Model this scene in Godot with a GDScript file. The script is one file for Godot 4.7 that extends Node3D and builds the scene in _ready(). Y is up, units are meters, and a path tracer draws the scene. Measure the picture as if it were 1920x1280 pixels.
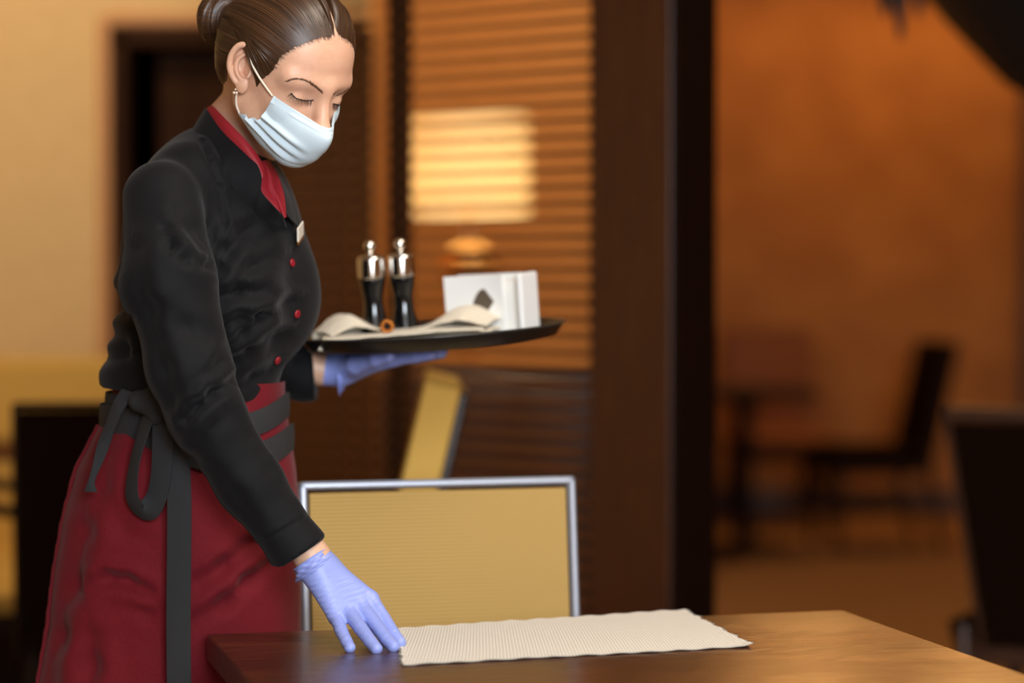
extends Node3D
# A waitress in a face mask and gloves lays a placemat on a restaurant table; metres, y up, the camera looks along -z.

# ---------------------------------------------------------------- mesh collector
class Mesher:
	var v := PackedVector3Array()
	var n := PackedVector3Array()
	var uv := PackedVector2Array()
	var col := PackedColorArray()
	var ix := PackedInt32Array()

	func close_smooth(from: int, ifrom: int) -> void:
		# smooth normals for the vertices added since «from»
		for k in range(from, v.size()):
			n[k] = Vector3.ZERO
		for k in range(ifrom, ix.size(), 3):
			var a := ix[k]; var b := ix[k + 1]; var c := ix[k + 2]
			var f := (v[c] - v[a]).cross(v[b] - v[a])
			n[a] += f; n[b] += f; n[c] += f
		for k in range(from, v.size()):
			n[k] = n[k].normalized()

	# rows of points; wrap joins the last column to the first; the seam's normals are shared
	func grid(rows: Array, wrap := false, out_ref = null, uvs := Vector2.ONE, flip := false) -> void:
		var from := v.size(); var ifrom := ix.size()
		var nr := rows.size(); var nc: int = rows[0].size()
		var cols := nc + (1 if wrap else 0)
		for r in nr:
			for c in cols:
				v.append(rows[r][c % nc]); n.append(Vector3.ZERO); col.append(Color.WHITE)
				uv.append(Vector2(float(c) / (cols - 1) * uvs.x, float(r) / maxi(nr - 1, 1) * uvs.y))
		var turn := flip
		if out_ref != null:
			var s := 0.0
			for r in nr - 1:
				for c in cols - 1:
					var a := from + r * cols + c
					var f := (v[a + cols] - v[a]).cross(v[a + 1] - v[a])
					s += f.dot(v[a] - out_ref)
			turn = s < 0.0
		for r in nr - 1:
			for c in cols - 1:
				var a := from + r * cols + c
				var t := [a, a + 1, a + cols, a + 1, a + cols + 1, a + cols]
				if turn:
					t = [a, a + cols, a + 1, a + 1, a + cols, a + cols + 1]
				for q in t: ix.append(q)
		close_smooth(from, ifrom)
		if wrap:
			for r in nr:
				var a := from + r * cols; var b := a + cols - 1
				var m := (n[a] + n[b]).normalized()
				n[a] = m; n[b] = m

	func fan(ring: Array, out_dir: Vector3) -> void:
		# a flat cap with its own normals
		var from := v.size()
		var mid := Vector3.ZERO
		for p in ring: mid += p
		mid /= ring.size()
		v.append(mid); n.append(out_dir); uv.append(Vector2(0.5, 0.5)); col.append(Color.WHITE)
		for p in ring:
			v.append(p); n.append(out_dir); uv.append(Vector2(p.x, p.z)); col.append(Color.WHITE)
		for k in ring.size():
			var b := from + 1 + k; var c := from + 1 + (k + 1) % ring.size()
			if (v[c] - v[from]).cross(v[b] - v[from]).dot(out_dir) > 0.0:
				ix.append(from); ix.append(b); ix.append(c)
			else:
				ix.append(from); ix.append(c); ix.append(b)

	func face(pts: Array, out_dir: Vector3, uvw := 1.0) -> void:
		var from := v.size()
		var nn := out_dir.normalized()
		var ax := nn.cross(Vector3.UP if absf(nn.y) < 0.8 else Vector3.RIGHT).normalized()
		var ay := nn.cross(ax)
		for p in pts:
			v.append(p); n.append(nn); uv.append(Vector2(ax.dot(p), ay.dot(p)) * uvw); col.append(Color.WHITE)
		for k in range(1, pts.size() - 1):
			if (v[from + k + 1] - v[from]).cross(v[from + k] - v[from]).dot(nn) > 0.0:
				ix.append(from); ix.append(from + k); ix.append(from + k + 1)
			else:
				ix.append(from); ix.append(from + k + 1); ix.append(from + k)

	# chamfered box: t places it, s is its full size, b the chamfer
	func box(t: Transform3D, s: Vector3, b := 0.004) -> void:
		var h := s / 2.0
		b = minf(b, minf(h.x, minf(h.y, h.z)) * 0.95)
		var bas := t.basis
		for ax in 3:
			var u := (ax + 1) % 3; var w := (ax + 2) % 3
			for sg in [-1.0, 1.0]:
				var pts := []
				for q in [[-1, -1], [1, -1], [1, 1], [-1, 1]]:
					var p := Vector3.ZERO
					p[ax] = h[ax] * sg; p[u] = (h[u] - b) * q[0]; p[w] = (h[w] - b) * q[1]
					pts.append(t * p)
				var d := Vector3.ZERO; d[ax] = sg
				face(pts, bas * d)
			for su in [-1.0, 1.0]:
				for sw in [-1.0, 1.0]:
					var pts := []
					for q in [[-1, 0], [1, 0], [1, 1], [-1, 1]]:
						var p := Vector3.ZERO
						p[ax] = (h[ax] - b) * q[0]
						p[u] = (h[u] - (b if q[1] else 0.0)) * su; p[w] = (h[w] - (0.0 if q[1] else b)) * sw
						pts.append(t * p)
					var d := Vector3.ZERO; d[u] = su; d[w] = sw
					face(pts, bas * d)
		for sx in [-1.0, 1.0]:
			for sy in [-1.0, 1.0]:
				for sz in [-1.0, 1.0]:
					var k := Vector3(sx, sy, sz)
					face([t * Vector3(h.x * sx, (h.y - b) * sy, (h.z - b) * sz), t * Vector3((h.x - b) * sx, h.y * sy, (h.z - b) * sz), t * Vector3((h.x - b) * sx, (h.y - b) * sy, h.z * sz)], bas * k)

	# profile: Vector2(radius, height) from bottom to top, around the y axis of t
	func lathe(t: Transform3D, profile: Array, seg := 32) -> void:
		var rows := []
		for p in profile:
			var ring := []
			for k in seg:
				var a := TAU * k / seg
				ring.append(t * Vector3(p.x * cos(a), p.y, p.x * sin(a)))
			rows.append(ring)
		grid(rows, true, null, Vector2.ONE, true)

	# a tube through points with radii (one or many); squash flattens along «up»
	func tube(pts: Array, radii, seg := 8, caps := true) -> void:
		var rows := []
		var side := Vector3.ZERO
		for k in pts.size():
			var d: Vector3 = (pts[mini(k + 1, pts.size() - 1)] - pts[maxi(k - 1, 0)]).normalized()
			if side == Vector3.ZERO:
				side = d.cross(Vector3.UP if absf(d.y) < 0.9 else Vector3.RIGHT).normalized()
			side = (side - d * d.dot(side)).normalized()
			var up := side.cross(d)
			var r: float = radii if radii is float else radii[k]
			var ring := []
			for q in seg:
				var a := TAU * q / seg
				ring.append(pts[k] + (side * cos(a) + up * sin(a)) * r)
			rows.append(ring)
		if caps:
			var a0 := []; var a1 := []
			for q in seg:
				a0.append(pts[0]); a1.append(pts[-1])
			rows.push_front(a0); rows.append(a1)
		var from := ix.size()
		grid(rows, true, null, Vector2(1, pts.size()))
		# turn it inside out if needed
		var k0 := from + (6 * seg if caps else 0)
		var f := (v[ix[k0 + 2]] - v[ix[k0]]).cross(v[ix[k0 + 1]] - v[ix[k0]])
		var mid: Vector3 = (pts[0] + pts[1]) * 0.5
		if f.dot((v[ix[k0]] + v[ix[k0 + 1]] + v[ix[k0 + 2]]) / 3.0 - mid) < 0.0:
			for k in range(from, ix.size(), 3):
				var q := ix[k + 1]; ix[k + 1] = ix[k + 2]; ix[k + 2] = q
			for k in range(v.size() - rows.size() * (seg + 1), v.size()):
				n[k] = -n[k]

	# a sheet given thickness: rows of points, offset both ways along its normals, with closed rims
	func slab(rows: Array, thick: float, uvs := Vector2.ONE) -> void:
		var m := Mesher.new()
		m.grid(rows)
		var nr := rows.size(); var nc: int = rows[0].size()
		var top := []; var bot := []
		for r in nr:
			var a := []; var b := []
			for c in nc:
				var nn := m.n[r * nc + c]
				a.append(rows[r][c] + nn * thick * 0.5); b.append(rows[r][c] - nn * thick * 0.5)
			top.append(a); bot.append(b)
		grid(top, false, null, uvs)
		grid(bot, false, null, uvs, true)
		var rim := []
		var loop_t := []; var loop_b := []
		for c in nc: loop_t.append(top[0][c]); loop_b.append(bot[0][c])
		for r in range(1, nr): loop_t.append(top[r][nc - 1]); loop_b.append(bot[r][nc - 1])
		for c in range(nc - 2, -1, -1): loop_t.append(top[nr - 1][c]); loop_b.append(bot[nr - 1][c])
		for r in range(nr - 2, 0, -1): loop_t.append(top[r][0]); loop_b.append(bot[r][0])
		var mid: Vector3 = (rows[0][0] + rows[nr - 1][nc - 1]) * 0.5
		grid([loop_t, loop_b], true, mid)

	func add(o: Mesher) -> void:
		var from := v.size()
		v.append_array(o.v); n.append_array(o.n); uv.append_array(o.uv); col.append_array(o.col)
		for k in o.ix: ix.append(k + from)

	func mesh(shift := Vector3.ZERO, colours := false) -> ArrayMesh:
		var a := []
		a.resize(Mesh.ARRAY_MAX)
		var w := v.duplicate()
		for k in w.size(): w[k] -= shift
		a[Mesh.ARRAY_VERTEX] = w; a[Mesh.ARRAY_NORMAL] = n; a[Mesh.ARRAY_TEX_UV] = uv; a[Mesh.ARRAY_INDEX] = ix
		if colours: a[Mesh.ARRAY_COLOR] = col
		var m := ArrayMesh.new()
		m.add_surface_from_arrays(Mesh.PRIMITIVE_TRIANGLES, a)
		return m

# ---------------------------------------------------------------- smooth solids: joined capsules and ellipsoids, meshed as surface nets
class Field:
	var kind := PackedInt32Array()      # 0 capsule, 1 ellipsoid, 2 half space; +10 takes away
	var a := PackedVector3Array()
	var ba := PackedVector3Array()
	var inv := PackedFloat32Array()
	var ra := PackedFloat32Array()
	var rd := PackedFloat32Array()
	var kk := PackedFloat32Array()
	var bas: Array[Basis] = []
	var ir := PackedVector3Array()
	var frame := Transform3D.IDENTITY
	var unit := 1.0

	func put(kd: int, p: Vector3, d: Vector3, r0: float, r1: float, k: float, b: Basis, rr: Vector3) -> void:
		kind.append(kd); a.append(p); ba.append(d); inv.append(1.0 / maxf(d.length_squared(), 1e-9)); ra.append(r0); rd.append(r1 - r0); kk.append(k); bas.append(b); ir.append(rr)

	func cap(p: Vector3, q: Vector3, r0: float, r1: float, k := 0.02, cut := false) -> void:
		p = frame * p; q = frame * q
		put(10 if cut else 0, p, q - p, r0 * unit, r1 * unit, k, Basis.IDENTITY, Vector3.ONE)

	func chain(pts: Array, rs: Array, k := 0.02) -> void:
		for i in pts.size() - 1: cap(pts[i], pts[i + 1], rs[i], rs[i + 1], k)

	func finger(pts: Array, rs: Array, k: float) -> void:      # blends into the palm, bends without bulges at its joints
		for i in pts.size() - 1: cap(pts[i], pts[i + 1], rs[i], rs[i + 1], k if i == 0 else 0.0012)

	func ell(p: Vector3, r: Vector3, k := 0.02, b := Basis.IDENTITY, cut := false) -> void:
		put(11 if cut else 1, frame * p, Vector3.ONE, maxf(r.x, maxf(r.y, r.z)), 0.0, k, (frame.basis * b).inverse(), Vector3.ONE / r)

	func plane(p: Vector3, out_dir: Vector3, mid: Vector3, reach: float, k := 0.004) -> void:      # takes away what lies beyond the plane and within reach of mid
		put(12, frame * p, frame.basis * out_dir.normalized(), reach, 0.0, k, Basis.IDENTITY, frame * mid)

	func one(i: int, p: Vector3) -> float:
		var kd := kind[i] % 10
		if kd == 0:
			var pa := p - a[i]
			var t := clampf(pa.dot(ba[i]) * inv[i], 0.0, 1.0)
			return (pa - ba[i] * t).length() - ra[i] - rd[i] * t
		if kd == 1:
			var q: Vector3 = (bas[i] * (p - a[i])) * ir[i]
			var k0 := q.length()
			return k0 * (k0 - 1.0) / maxf((q * ir[i]).length(), 1e-6)
		return maxf(-(p - a[i]).dot(ba[i]), (p - ir[i]).length() - ra[i])

	func at(p: Vector3, use: PackedInt32Array) -> float:
		var d := 1e3
		for i in use:
			var e := one(i, p)
			var k := kk[i]
			if kind[i] >= 10:
				var h := maxf(k - absf(d + e), 0.0) / k
				d = maxf(d, -e) + h * h * k * 0.25
			else:
				var h := maxf(k - absf(d - e), 0.0) / k
				d = minf(d, e) - h * h * k * 0.25
		return d

	func all() -> PackedInt32Array:
		return PackedInt32Array(range(kind.size()))

	# first point of the surface met when going straight back (-z) at x, y
	func drape(xy: Vector2, z0 := -3.0, z1 := -4.4) -> Vector3:
		var use := all()
		var z := z0
		for s in 160:
			var d := at(Vector3(xy.x, xy.y, z), use)
			if d < 0.0004: break
			z -= maxf(d * 0.7, 0.0006)
			if z < z1: break
		return Vector3(xy.x, xy.y, z)

	func slope(p: Vector3) -> Vector3:
		var use := all()
		var e := 0.0015
		return Vector3(at(p + Vector3(e, 0, 0), use) - at(p - Vector3(e, 0, 0), use), at(p + Vector3(0, e, 0), use) - at(p - Vector3(0, e, 0), use), at(p + Vector3(0, 0, e), use) - at(p - Vector3(0, 0, e), use)).normalized()

	func nets(lo: Vector3, hi: Vector3, cell: float, m: Mesher, iso := 0.0, bend = null) -> void:
		const B := 5
		var nb := Vector3i(((hi - lo) / (cell * B)).ceil())
		var N := nb * B + Vector3i.ONE
		var sx := 1; var sy := N.x; var sz := N.x * N.y
		var val := PackedFloat32Array()
		val.resize(N.x * N.y * N.z)
		val.fill(1.0)
		var rad := cell * B * 0.87
		var active := []
		for bz in nb.z:
			for by in nb.y:
				for bx in nb.x:
					var c := lo + (Vector3(bx, by, bz) + Vector3(0.5, 0.5, 0.5)) * cell * B
					var ds := PackedFloat32Array()
					var dm := 1e3; var km := 0.0
					for i in kind.size():
						var e := one(i, c)
						ds.append(e)
						if kind[i] < 10:
							dm = minf(dm, e); km = maxf(km, kk[i])
					if dm - iso > rad * 1.25 + km * 0.5: continue
					var use := PackedInt32Array()
					for i in kind.size():
						if kind[i] >= 10:
							if ds[i] < rad * 1.3 + kk[i] + 0.01: use.append(i)
						elif ds[i] < dm + rad * 2.4 + kk[i]: use.append(i)
					var dc := at(c, use)
					if dc - iso < -rad * 1.4 - km * 0.3:
						for z in B + 1:
							for y in B + 1:
								var o := (bx * B) + (by * B + y) * sy + (bz * B + z) * sz
								for x in B + 1:
									if val[o + x] == 1.0: val[o + x] = -1.0
						continue
					if dc - iso > rad * 1.5: continue
					active.append(Vector3i(bx, by, bz))
					for z in B + 1:
						for y in B + 1:
							var o := (bx * B) + (by * B + y) * sy + (bz * B + z) * sz
							var q := lo + Vector3(bx * B, by * B + y, bz * B + z) * cell
							for x in B + 1:
								val[o + x] = at(q, use) - iso
								q.x += cell
		var id := {}
		var from := m.v.size(); var ifrom := m.ix.size()
		var off := PackedInt32Array([0, 1, sy, sy + 1, sz, sz + 1, sz + sy, sz + sy + 1])
		var crn := PackedVector3Array([Vector3(0, 0, 0), Vector3(1, 0, 0), Vector3(0, 1, 0), Vector3(1, 1, 0), Vector3(0, 0, 1), Vector3(1, 0, 1), Vector3(0, 1, 1), Vector3(1, 1, 1)])
		var edges := PackedInt32Array([0, 1, 2, 3, 4, 5, 6, 7, 0, 2, 1, 3, 4, 6, 5, 7, 0, 4, 1, 5, 2, 6, 3, 7])
		var w := PackedFloat32Array()
		w.resize(8)
		var cells := []
		for blk in active:
			for z in B:
				for y in B:
					for x in B:
						var g := Vector3i(blk.x * B + x, blk.y * B + y, blk.z * B + z)
						var o := g.x + g.y * sy + g.z * sz
						var neg := 0
						for k in 8:
							w[k] = val[o + off[k]]
							if w[k] < 0.0: neg += 1
						if neg == 0 or neg == 8: continue
						var s := Vector3.ZERO; var cnt := 0
						for k in 12:
							var i := edges[k * 2]; var j := edges[k * 2 + 1]
							if (w[i] < 0.0) != (w[j] < 0.0):
								s += crn[i].lerp(crn[j], w[i] / (w[i] - w[j])); cnt += 1
						id[o] = m.v.size()
						cells.append(o)
						m.v.append(lo + (Vector3(g) + s / cnt) * cell); m.n.append(Vector3.ZERO); m.uv.append(Vector2.ZERO); m.col.append(Color.WHITE)
		var step := [[sx, sy, sz], [sy, sz, sx], [sz, sx, sy]]
		for o in cells:
			for e in 3:
				var st: Array = step[e]
				var v0 := val[o]; var v1 := val[o + st[0]]
				if (v0 < 0.0) == (v1 < 0.0): continue
				var a0 = id.get(o); var a1 = id.get(o - st[1]); var a2 = id.get(o - st[1] - st[2]); var a3 = id.get(o - st[2])
				if a1 == null or a2 == null or a3 == null: continue
				if v0 < 0.0:
					for q in [a0, a2, a1, a0, a3, a2]: m.ix.append(q)
				else:
					for q in [a0, a1, a2, a0, a2, a3]: m.ix.append(q)
		m.close_smooth(from, ifrom)
		if bend != null:
			for k in range(from, m.v.size()):
				m.v[k] += m.n[k] * float(bend.call(m.v[k], m.n[k]))
			m.close_smooth(from, ifrom)

# ---------------------------------------------------------------- naming and placing
func named(o: Node3D, called: String, parent: Node = self) -> void:
	o.name = called
	var k := 0
	while parent.get_children().any(func(c): return c.name == o.name):
		k += 1
		o.name = "%s_%03d" % [called, k]
	parent.add_child(o, true)

func tag(o: Node, label := "", category := "", group := "", kind := "") -> Node:
	if label: o.set_meta("label", label)
	if category: o.set_meta("category", category)
	if group: o.set_meta("group", group)
	if kind: o.set_meta("kind", kind)
	return o

func thing(called: String, at: Vector3, turn := 0.0) -> Node3D:
	var o := Node3D.new()
	named(o, called)
	o.position = at
	o.rotation.y = turn
	return o

# commit a Mesher; world coordinates when «own» is false, else the parent's own axes
func part(called: String, m: Mesher, mat: Material, parent: Node = self, own := true, colours := false) -> MeshInstance3D:
	var o := MeshInstance3D.new()
	var shift := Vector3.ZERO
	if not own:
		var q := parent
		while q != self and q is Node3D:
			shift += q.position
			q = q.get_parent()
	o.mesh = m.mesh(shift, colours)
	o.material_override = mat
	named(o, called, parent)
	return o

func shared(called: String, mesh: Mesh, mat: Material, parent: Node, t := Transform3D.IDENTITY) -> MeshInstance3D:
	var o := MeshInstance3D.new()
	o.mesh = mesh
	o.material_override = mat
	o.transform = t
	named(o, called, parent)
	return o

func struct(called: String, m: Mesher, mat: Material, parent: Node = self) -> MeshInstance3D:
	var o := part(called, m, mat, parent)
	if parent == self: o.set_meta("kind", "structure")
	return o

func spline(pts: Array, steps: int) -> Array:      # Catmull-Rom through points, floats or vectors
	var out := []
	var last := pts.size() - 1
	for i in last:
		var p0 = pts[maxi(i - 1, 0)]; var p1 = pts[i]; var p2 = pts[i + 1]; var p3 = pts[mini(i + 2, last)]
		for s in steps:
			var t := float(s) / steps
			out.append((p1 * 2.0 + (p2 - p0) * t + (p0 * 2.0 - p1 * 5.0 + p2 * 4.0 - p3) * t * t + (p1 * 3.0 - p0 - p2 * 3.0 + p3) * t * t * t) * 0.5)
	out.append(pts[last])
	return out

func along(pts: Array, t: float) -> Variant:      # point at t in 0..1 of a spline's control points
	var f := clampf(t, 0.0, 1.0) * (pts.size() - 1)
	var i := mini(int(f), pts.size() - 2)
	var last := pts.size() - 1
	var u := f - i
	var p0 = pts[maxi(i - 1, 0)]; var p1 = pts[i]; var p2 = pts[i + 1]; var p3 = pts[mini(i + 2, last)]
	return (p1 * 2.0 + (p2 - p0) * u + (p0 * 2.0 - p1 * 5.0 + p2 * 4.0 - p3) * u * u + (p1 * 3.0 - p0 - p2 * 3.0 + p3) * u * u * u) * 0.5

func turned(t: Vector3, y := 0.0, x := 0.0, z := 0.0) -> Transform3D:
	return Transform3D(Basis.from_euler(Vector3(deg_to_rad(x), deg_to_rad(y), deg_to_rad(z))), t)

# ---------------------------------------------------------------- materials
func noise_tex(freq: float, seed_: int, ramp: Array, w := 512, h := 512, octaves := 4, as_normal := false, bump := 4.0, type := FastNoiseLite.TYPE_SIMPLEX_SMOOTH) -> NoiseTexture2D:
	var f := FastNoiseLite.new()
	f.noise_type = type
	f.seed = seed_
	f.frequency = freq
	f.fractal_octaves = octaves
	var t := NoiseTexture2D.new()
	t.width = w; t.height = h
	t.seamless = true
	t.generate_mipmaps = false
	t.noise = f
	t.as_normal_map = as_normal
	t.bump_strength = bump
	if ramp:
		var g := Gradient.new()
		g.offsets = PackedFloat32Array(range(ramp.size()).map(func(k): return float(k) / (ramp.size() - 1)))
		g.colors = PackedColorArray(ramp)
		t.color_ramp = g
	return t

func rgb(r: int, g: int, b: int) -> Color:
	return Color8(r, g, b)

func mat(c: Color, rough := 0.6, metal := 0.0) -> StandardMaterial3D:
	var m := StandardMaterial3D.new()
	m.albedo_color = c
	m.roughness = rough
	m.metallic = metal
	return m

func varied(c1: Color, c2: Color, freq: float, scale: Vector3, rough := 0.6, seed_ := 1, bump := 0.0, octaves := 4) -> StandardMaterial3D:
	var m := mat(Color.WHITE, rough)
	m.albedo_texture = noise_tex(freq, seed_, [c1, c1.lerp(c2, 0.5), c2], 512, 512, octaves)
	m.uv1_triplanar = true
	m.uv1_scale = scale
	if bump > 0.0:
		m.heightmap_enabled = true
		m.heightmap_scale = bump
		m.heightmap_texture = noise_tex(freq * 2.0, seed_ + 7, [], 512, 512, octaves)
	return m

func image_tex(w: int, h: int, f: Callable) -> ImageTexture:
	var im := Image.create(w, h, false, Image.FORMAT_RGB8)
	for y in h:
		for x in w:
			im.set_pixel(x, y, f.call(x, y))
	return ImageTexture.create_from_image(im)

func _ready() -> void:
	# camera: an 85 mm lens at f/1.4, focused on the face
	var cam := Camera3D.new()
	cam.name = "camera"
	add_child(cam)
	cam.position = Vector3(0, 1.28, 0)
	cam.rotation.x = -0.027569
	var lens := CameraAttributesPhysical.new()
	lens.frustum_focal_length = 85.0
	lens.frustum_focus_distance = 3.50
	lens.exposure_aperture = 1.4
	lens.frustum_near = 0.05
	lens.frustum_far = 100.0
	cam.attributes = lens
	cam.fov = rad_to_deg(2.0 * atan(12.0 / 85.0))

	var env := Environment.new()
	env.background_mode = Environment.BG_COLOR
	env.background_color = Color.BLACK
	env.tonemap_mode = Environment.TONE_MAPPER_LINEAR
	env.tonemap_exposure = 1.0
	env.sdfgi_enabled = true
	env.ssao_enabled = true
	env.ssil_enabled = true
	var we := WorldEnvironment.new()
	we.name = "environment"
	we.environment = env
	add_child(we)

	# daylight from the big window behind the camera
	window_light(Vector3(0.5, 1.95, 1.25), Vector2(2.1, 1.5), 30.0)
	# an added overhead fill, out of view, to brighten the placemat and face
	fill_panel_light(Vector3(0.95, 3.07, -2.6), Vector2(1.2, 1.2), 5.4)
	# warm lamps in the ceiling: label, x, z, strength, half angle, lean x, lean z
	for q in [["warm lamp set in the ceiling before the beige back wall", -1.5, -6.2, 2.0, 60.0, 0.1, -0.8, 0.06], ["warm lamp set in the ceiling over the yellow bench", -2.4, -5.2, 1.2, 60.0, 0.1, -0.6, 0.06],
			["warm lamp set in the ceiling behind the top of the slatted screen", 0.05, -7.9, 3.6, 62.0, 0.0, -0.6, 0.06], ["wide warm lamp set in the ceiling before the right part of the far wall", 2.35, -11.8, 2.3, 89.0, 0.0, 0.02, 0.28],
			["wide warm lamp set in the ceiling over the pedestal table", 1.45, -11.7, 2.0, 89.0, 0.0, 0.02, 0.28], ["wide warm lamp set in the ceiling over the open floor beside the pillar", 2.2, -7.2, 1.0, 60.0, 0.0, -0.3, 0.28]]:
		downlight(q[0], Vector3(q[1], 3.1, q[2]), q[3], q[4], q[5], q[6], q[7])

	setting()
	make_table()
	make_placemat()
	make_person()
	make_tray_things()
	make_chairs()
	make_back_things()

const WARM := Color(1.0, 0.86, 0.68)

func window_light(at: Vector3, size: Vector2, e: float) -> void:
	var w := thing("window_1", at)
	w.set_meta("kind", "structure")
	var glow := mat(rgb(230, 238, 250), 0.5)
	glow.emission_enabled = true
	glow.emission = rgb(226, 236, 255)
	glow.emission_energy_multiplier = 1.4
	var frame := mat(rgb(236, 234, 228), 0.5)
	for i in 3:
		var m := Mesher.new()
		m.box(Transform3D(Basis.IDENTITY, Vector3((i - 1) * size.x / 3.0, 0, 0.02)), Vector3(size.x / 3.0 - 0.05, size.y - 0.06, 0.01), 0.002)
		part("window_pane", m, glow, w)
	var m := Mesher.new()
	for i in 4:
		m.box(Transform3D(Basis.IDENTITY, Vector3((i - 1.5) * size.x / 3.0, 0, 0.02)), Vector3(0.05, size.y + 0.05, 0.05))
	for s in [-1.0, 1.0]:
		m.box(Transform3D(Basis.IDENTITY, Vector3(0, s * size.y / 2.0, 0.02)), Vector3(size.x + 0.05, 0.05, 0.05))
	part("window_frame", m, frame, w)
	var l := AreaLight3D.new()
	l.name = "daylight"
	l.area_size = size
	l.light_color = Color(0.92, 0.96, 1.0)
	l.light_energy = e
	l.set("area_range", 30.0)
	l.set("area_attenuation", 2.0)
	l.shadow_enabled = true
	w.add_child(l)
	l.position = Vector3(0, 0, -0.03)
	# leaning in to the table, as light through a window does
	l.rotation = Vector3(deg_to_rad(-4.0), deg_to_rad(7.0), 0)

func fill_panel_light(at: Vector3, size: Vector2, e: float) -> void:
	var w := thing("added_fill_light_panel", at)  # invented soft panel, there only for its light from above
	tag(w, "added square white fill light above the dining table, out of view", "lamp")
	var glow := mat(rgb(240, 238, 232), 0.5)
	glow.emission_enabled = true
	glow.emission = rgb(255, 246, 232)
	glow.emission_energy_multiplier = 1.2
	var m := Mesher.new()
	m.box(Transform3D(Basis.IDENTITY, Vector3(0, 0.012, 0)), Vector3(size.x, 0.012, size.y), 0.003)
	part("diffuser", m, glow, w)
	m = Mesher.new()
	for s in [-1.0, 1.0]:
		m.box(Transform3D(Basis.IDENTITY, Vector3(0, 0.01, s * (size.y / 2.0 + 0.015))), Vector3(size.x + 0.06, 0.036, 0.03), 0.004)
		m.box(Transform3D(Basis.IDENTITY, Vector3(s * (size.x / 2.0 + 0.015), 0.01, 0)), Vector3(0.03, 0.036, size.y), 0.004)
	part("frame", m, mat(rgb(225, 222, 214), 0.5), w)
	var l := AreaLight3D.new()
	l.name = "fill_glow"
	l.area_size = size
	l.light_color = Color(1.0, 0.95, 0.88)
	l.light_energy = e
	l.set("area_range", 30.0)
	l.set("area_attenuation", 2.0)
	l.shadow_enabled = true
	w.add_child(l)
	l.rotation.x = -PI / 2
	l.position = Vector3(0, -0.02, 0)

func downlight(label: String, at: Vector3, e: float, angle: float, lean_x: float, lean_z: float, r := 0.056) -> void:
	var d := thing("ceiling_lamp", at)
	tag(d, label, "lamp", "lamps in the ceiling")
	var m := Mesher.new()
	m.lathe(Transform3D(Basis.IDENTITY, Vector3(0, -0.016, 0)), [Vector2(r - 0.001, 0.012), Vector2(r + 0.004, 0.0), Vector2(r + 0.03, 0.0), Vector2(r + 0.033, 0.016)], 28)
	part("trim_ring", m, mat(rgb(220, 214, 204), 0.4), d)
	var glow := mat(rgb(255, 226, 180), 0.5)
	glow.emission_enabled = true
	glow.emission = rgb(255, 205, 140)
	glow.emission_energy_multiplier = 6.0
	m = Mesher.new()
	m.lathe(Transform3D(Basis.IDENTITY, Vector3(0, -0.006, 0)), [Vector2(0.0, 0.0), Vector2(r, 0.0), Vector2(r, 0.005)], 28)
	part("bulb_disc", m, glow, d)
	var l := SpotLight3D.new()
	l.name = "lamp_light"
	l.light_color = WARM if r < 0.1 else Color(1.0, 0.72, 0.40)
	l.light_energy = e
	l.light_size = r
	l.spot_angle = angle
	l.spot_angle_attenuation = 0.8 if r < 0.1 else 0.15
	l.spot_range = 30.0
	l.spot_attenuation = 2.0
	l.shadow_enabled = true
	d.add_child(l)
	l.position = Vector3(0, -0.03, 0)
	l.basis = Basis.looking_at(Vector3(lean_x, -1.0, lean_z), Vector3.RIGHT)

func wall(called: String, c: Vector3, s: Vector3, m: Material) -> void:
	var k := Mesher.new()
	k.box(Transform3D(Basis.IDENTITY, c), s, 0.004)
	struct(called, k, m)

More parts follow.
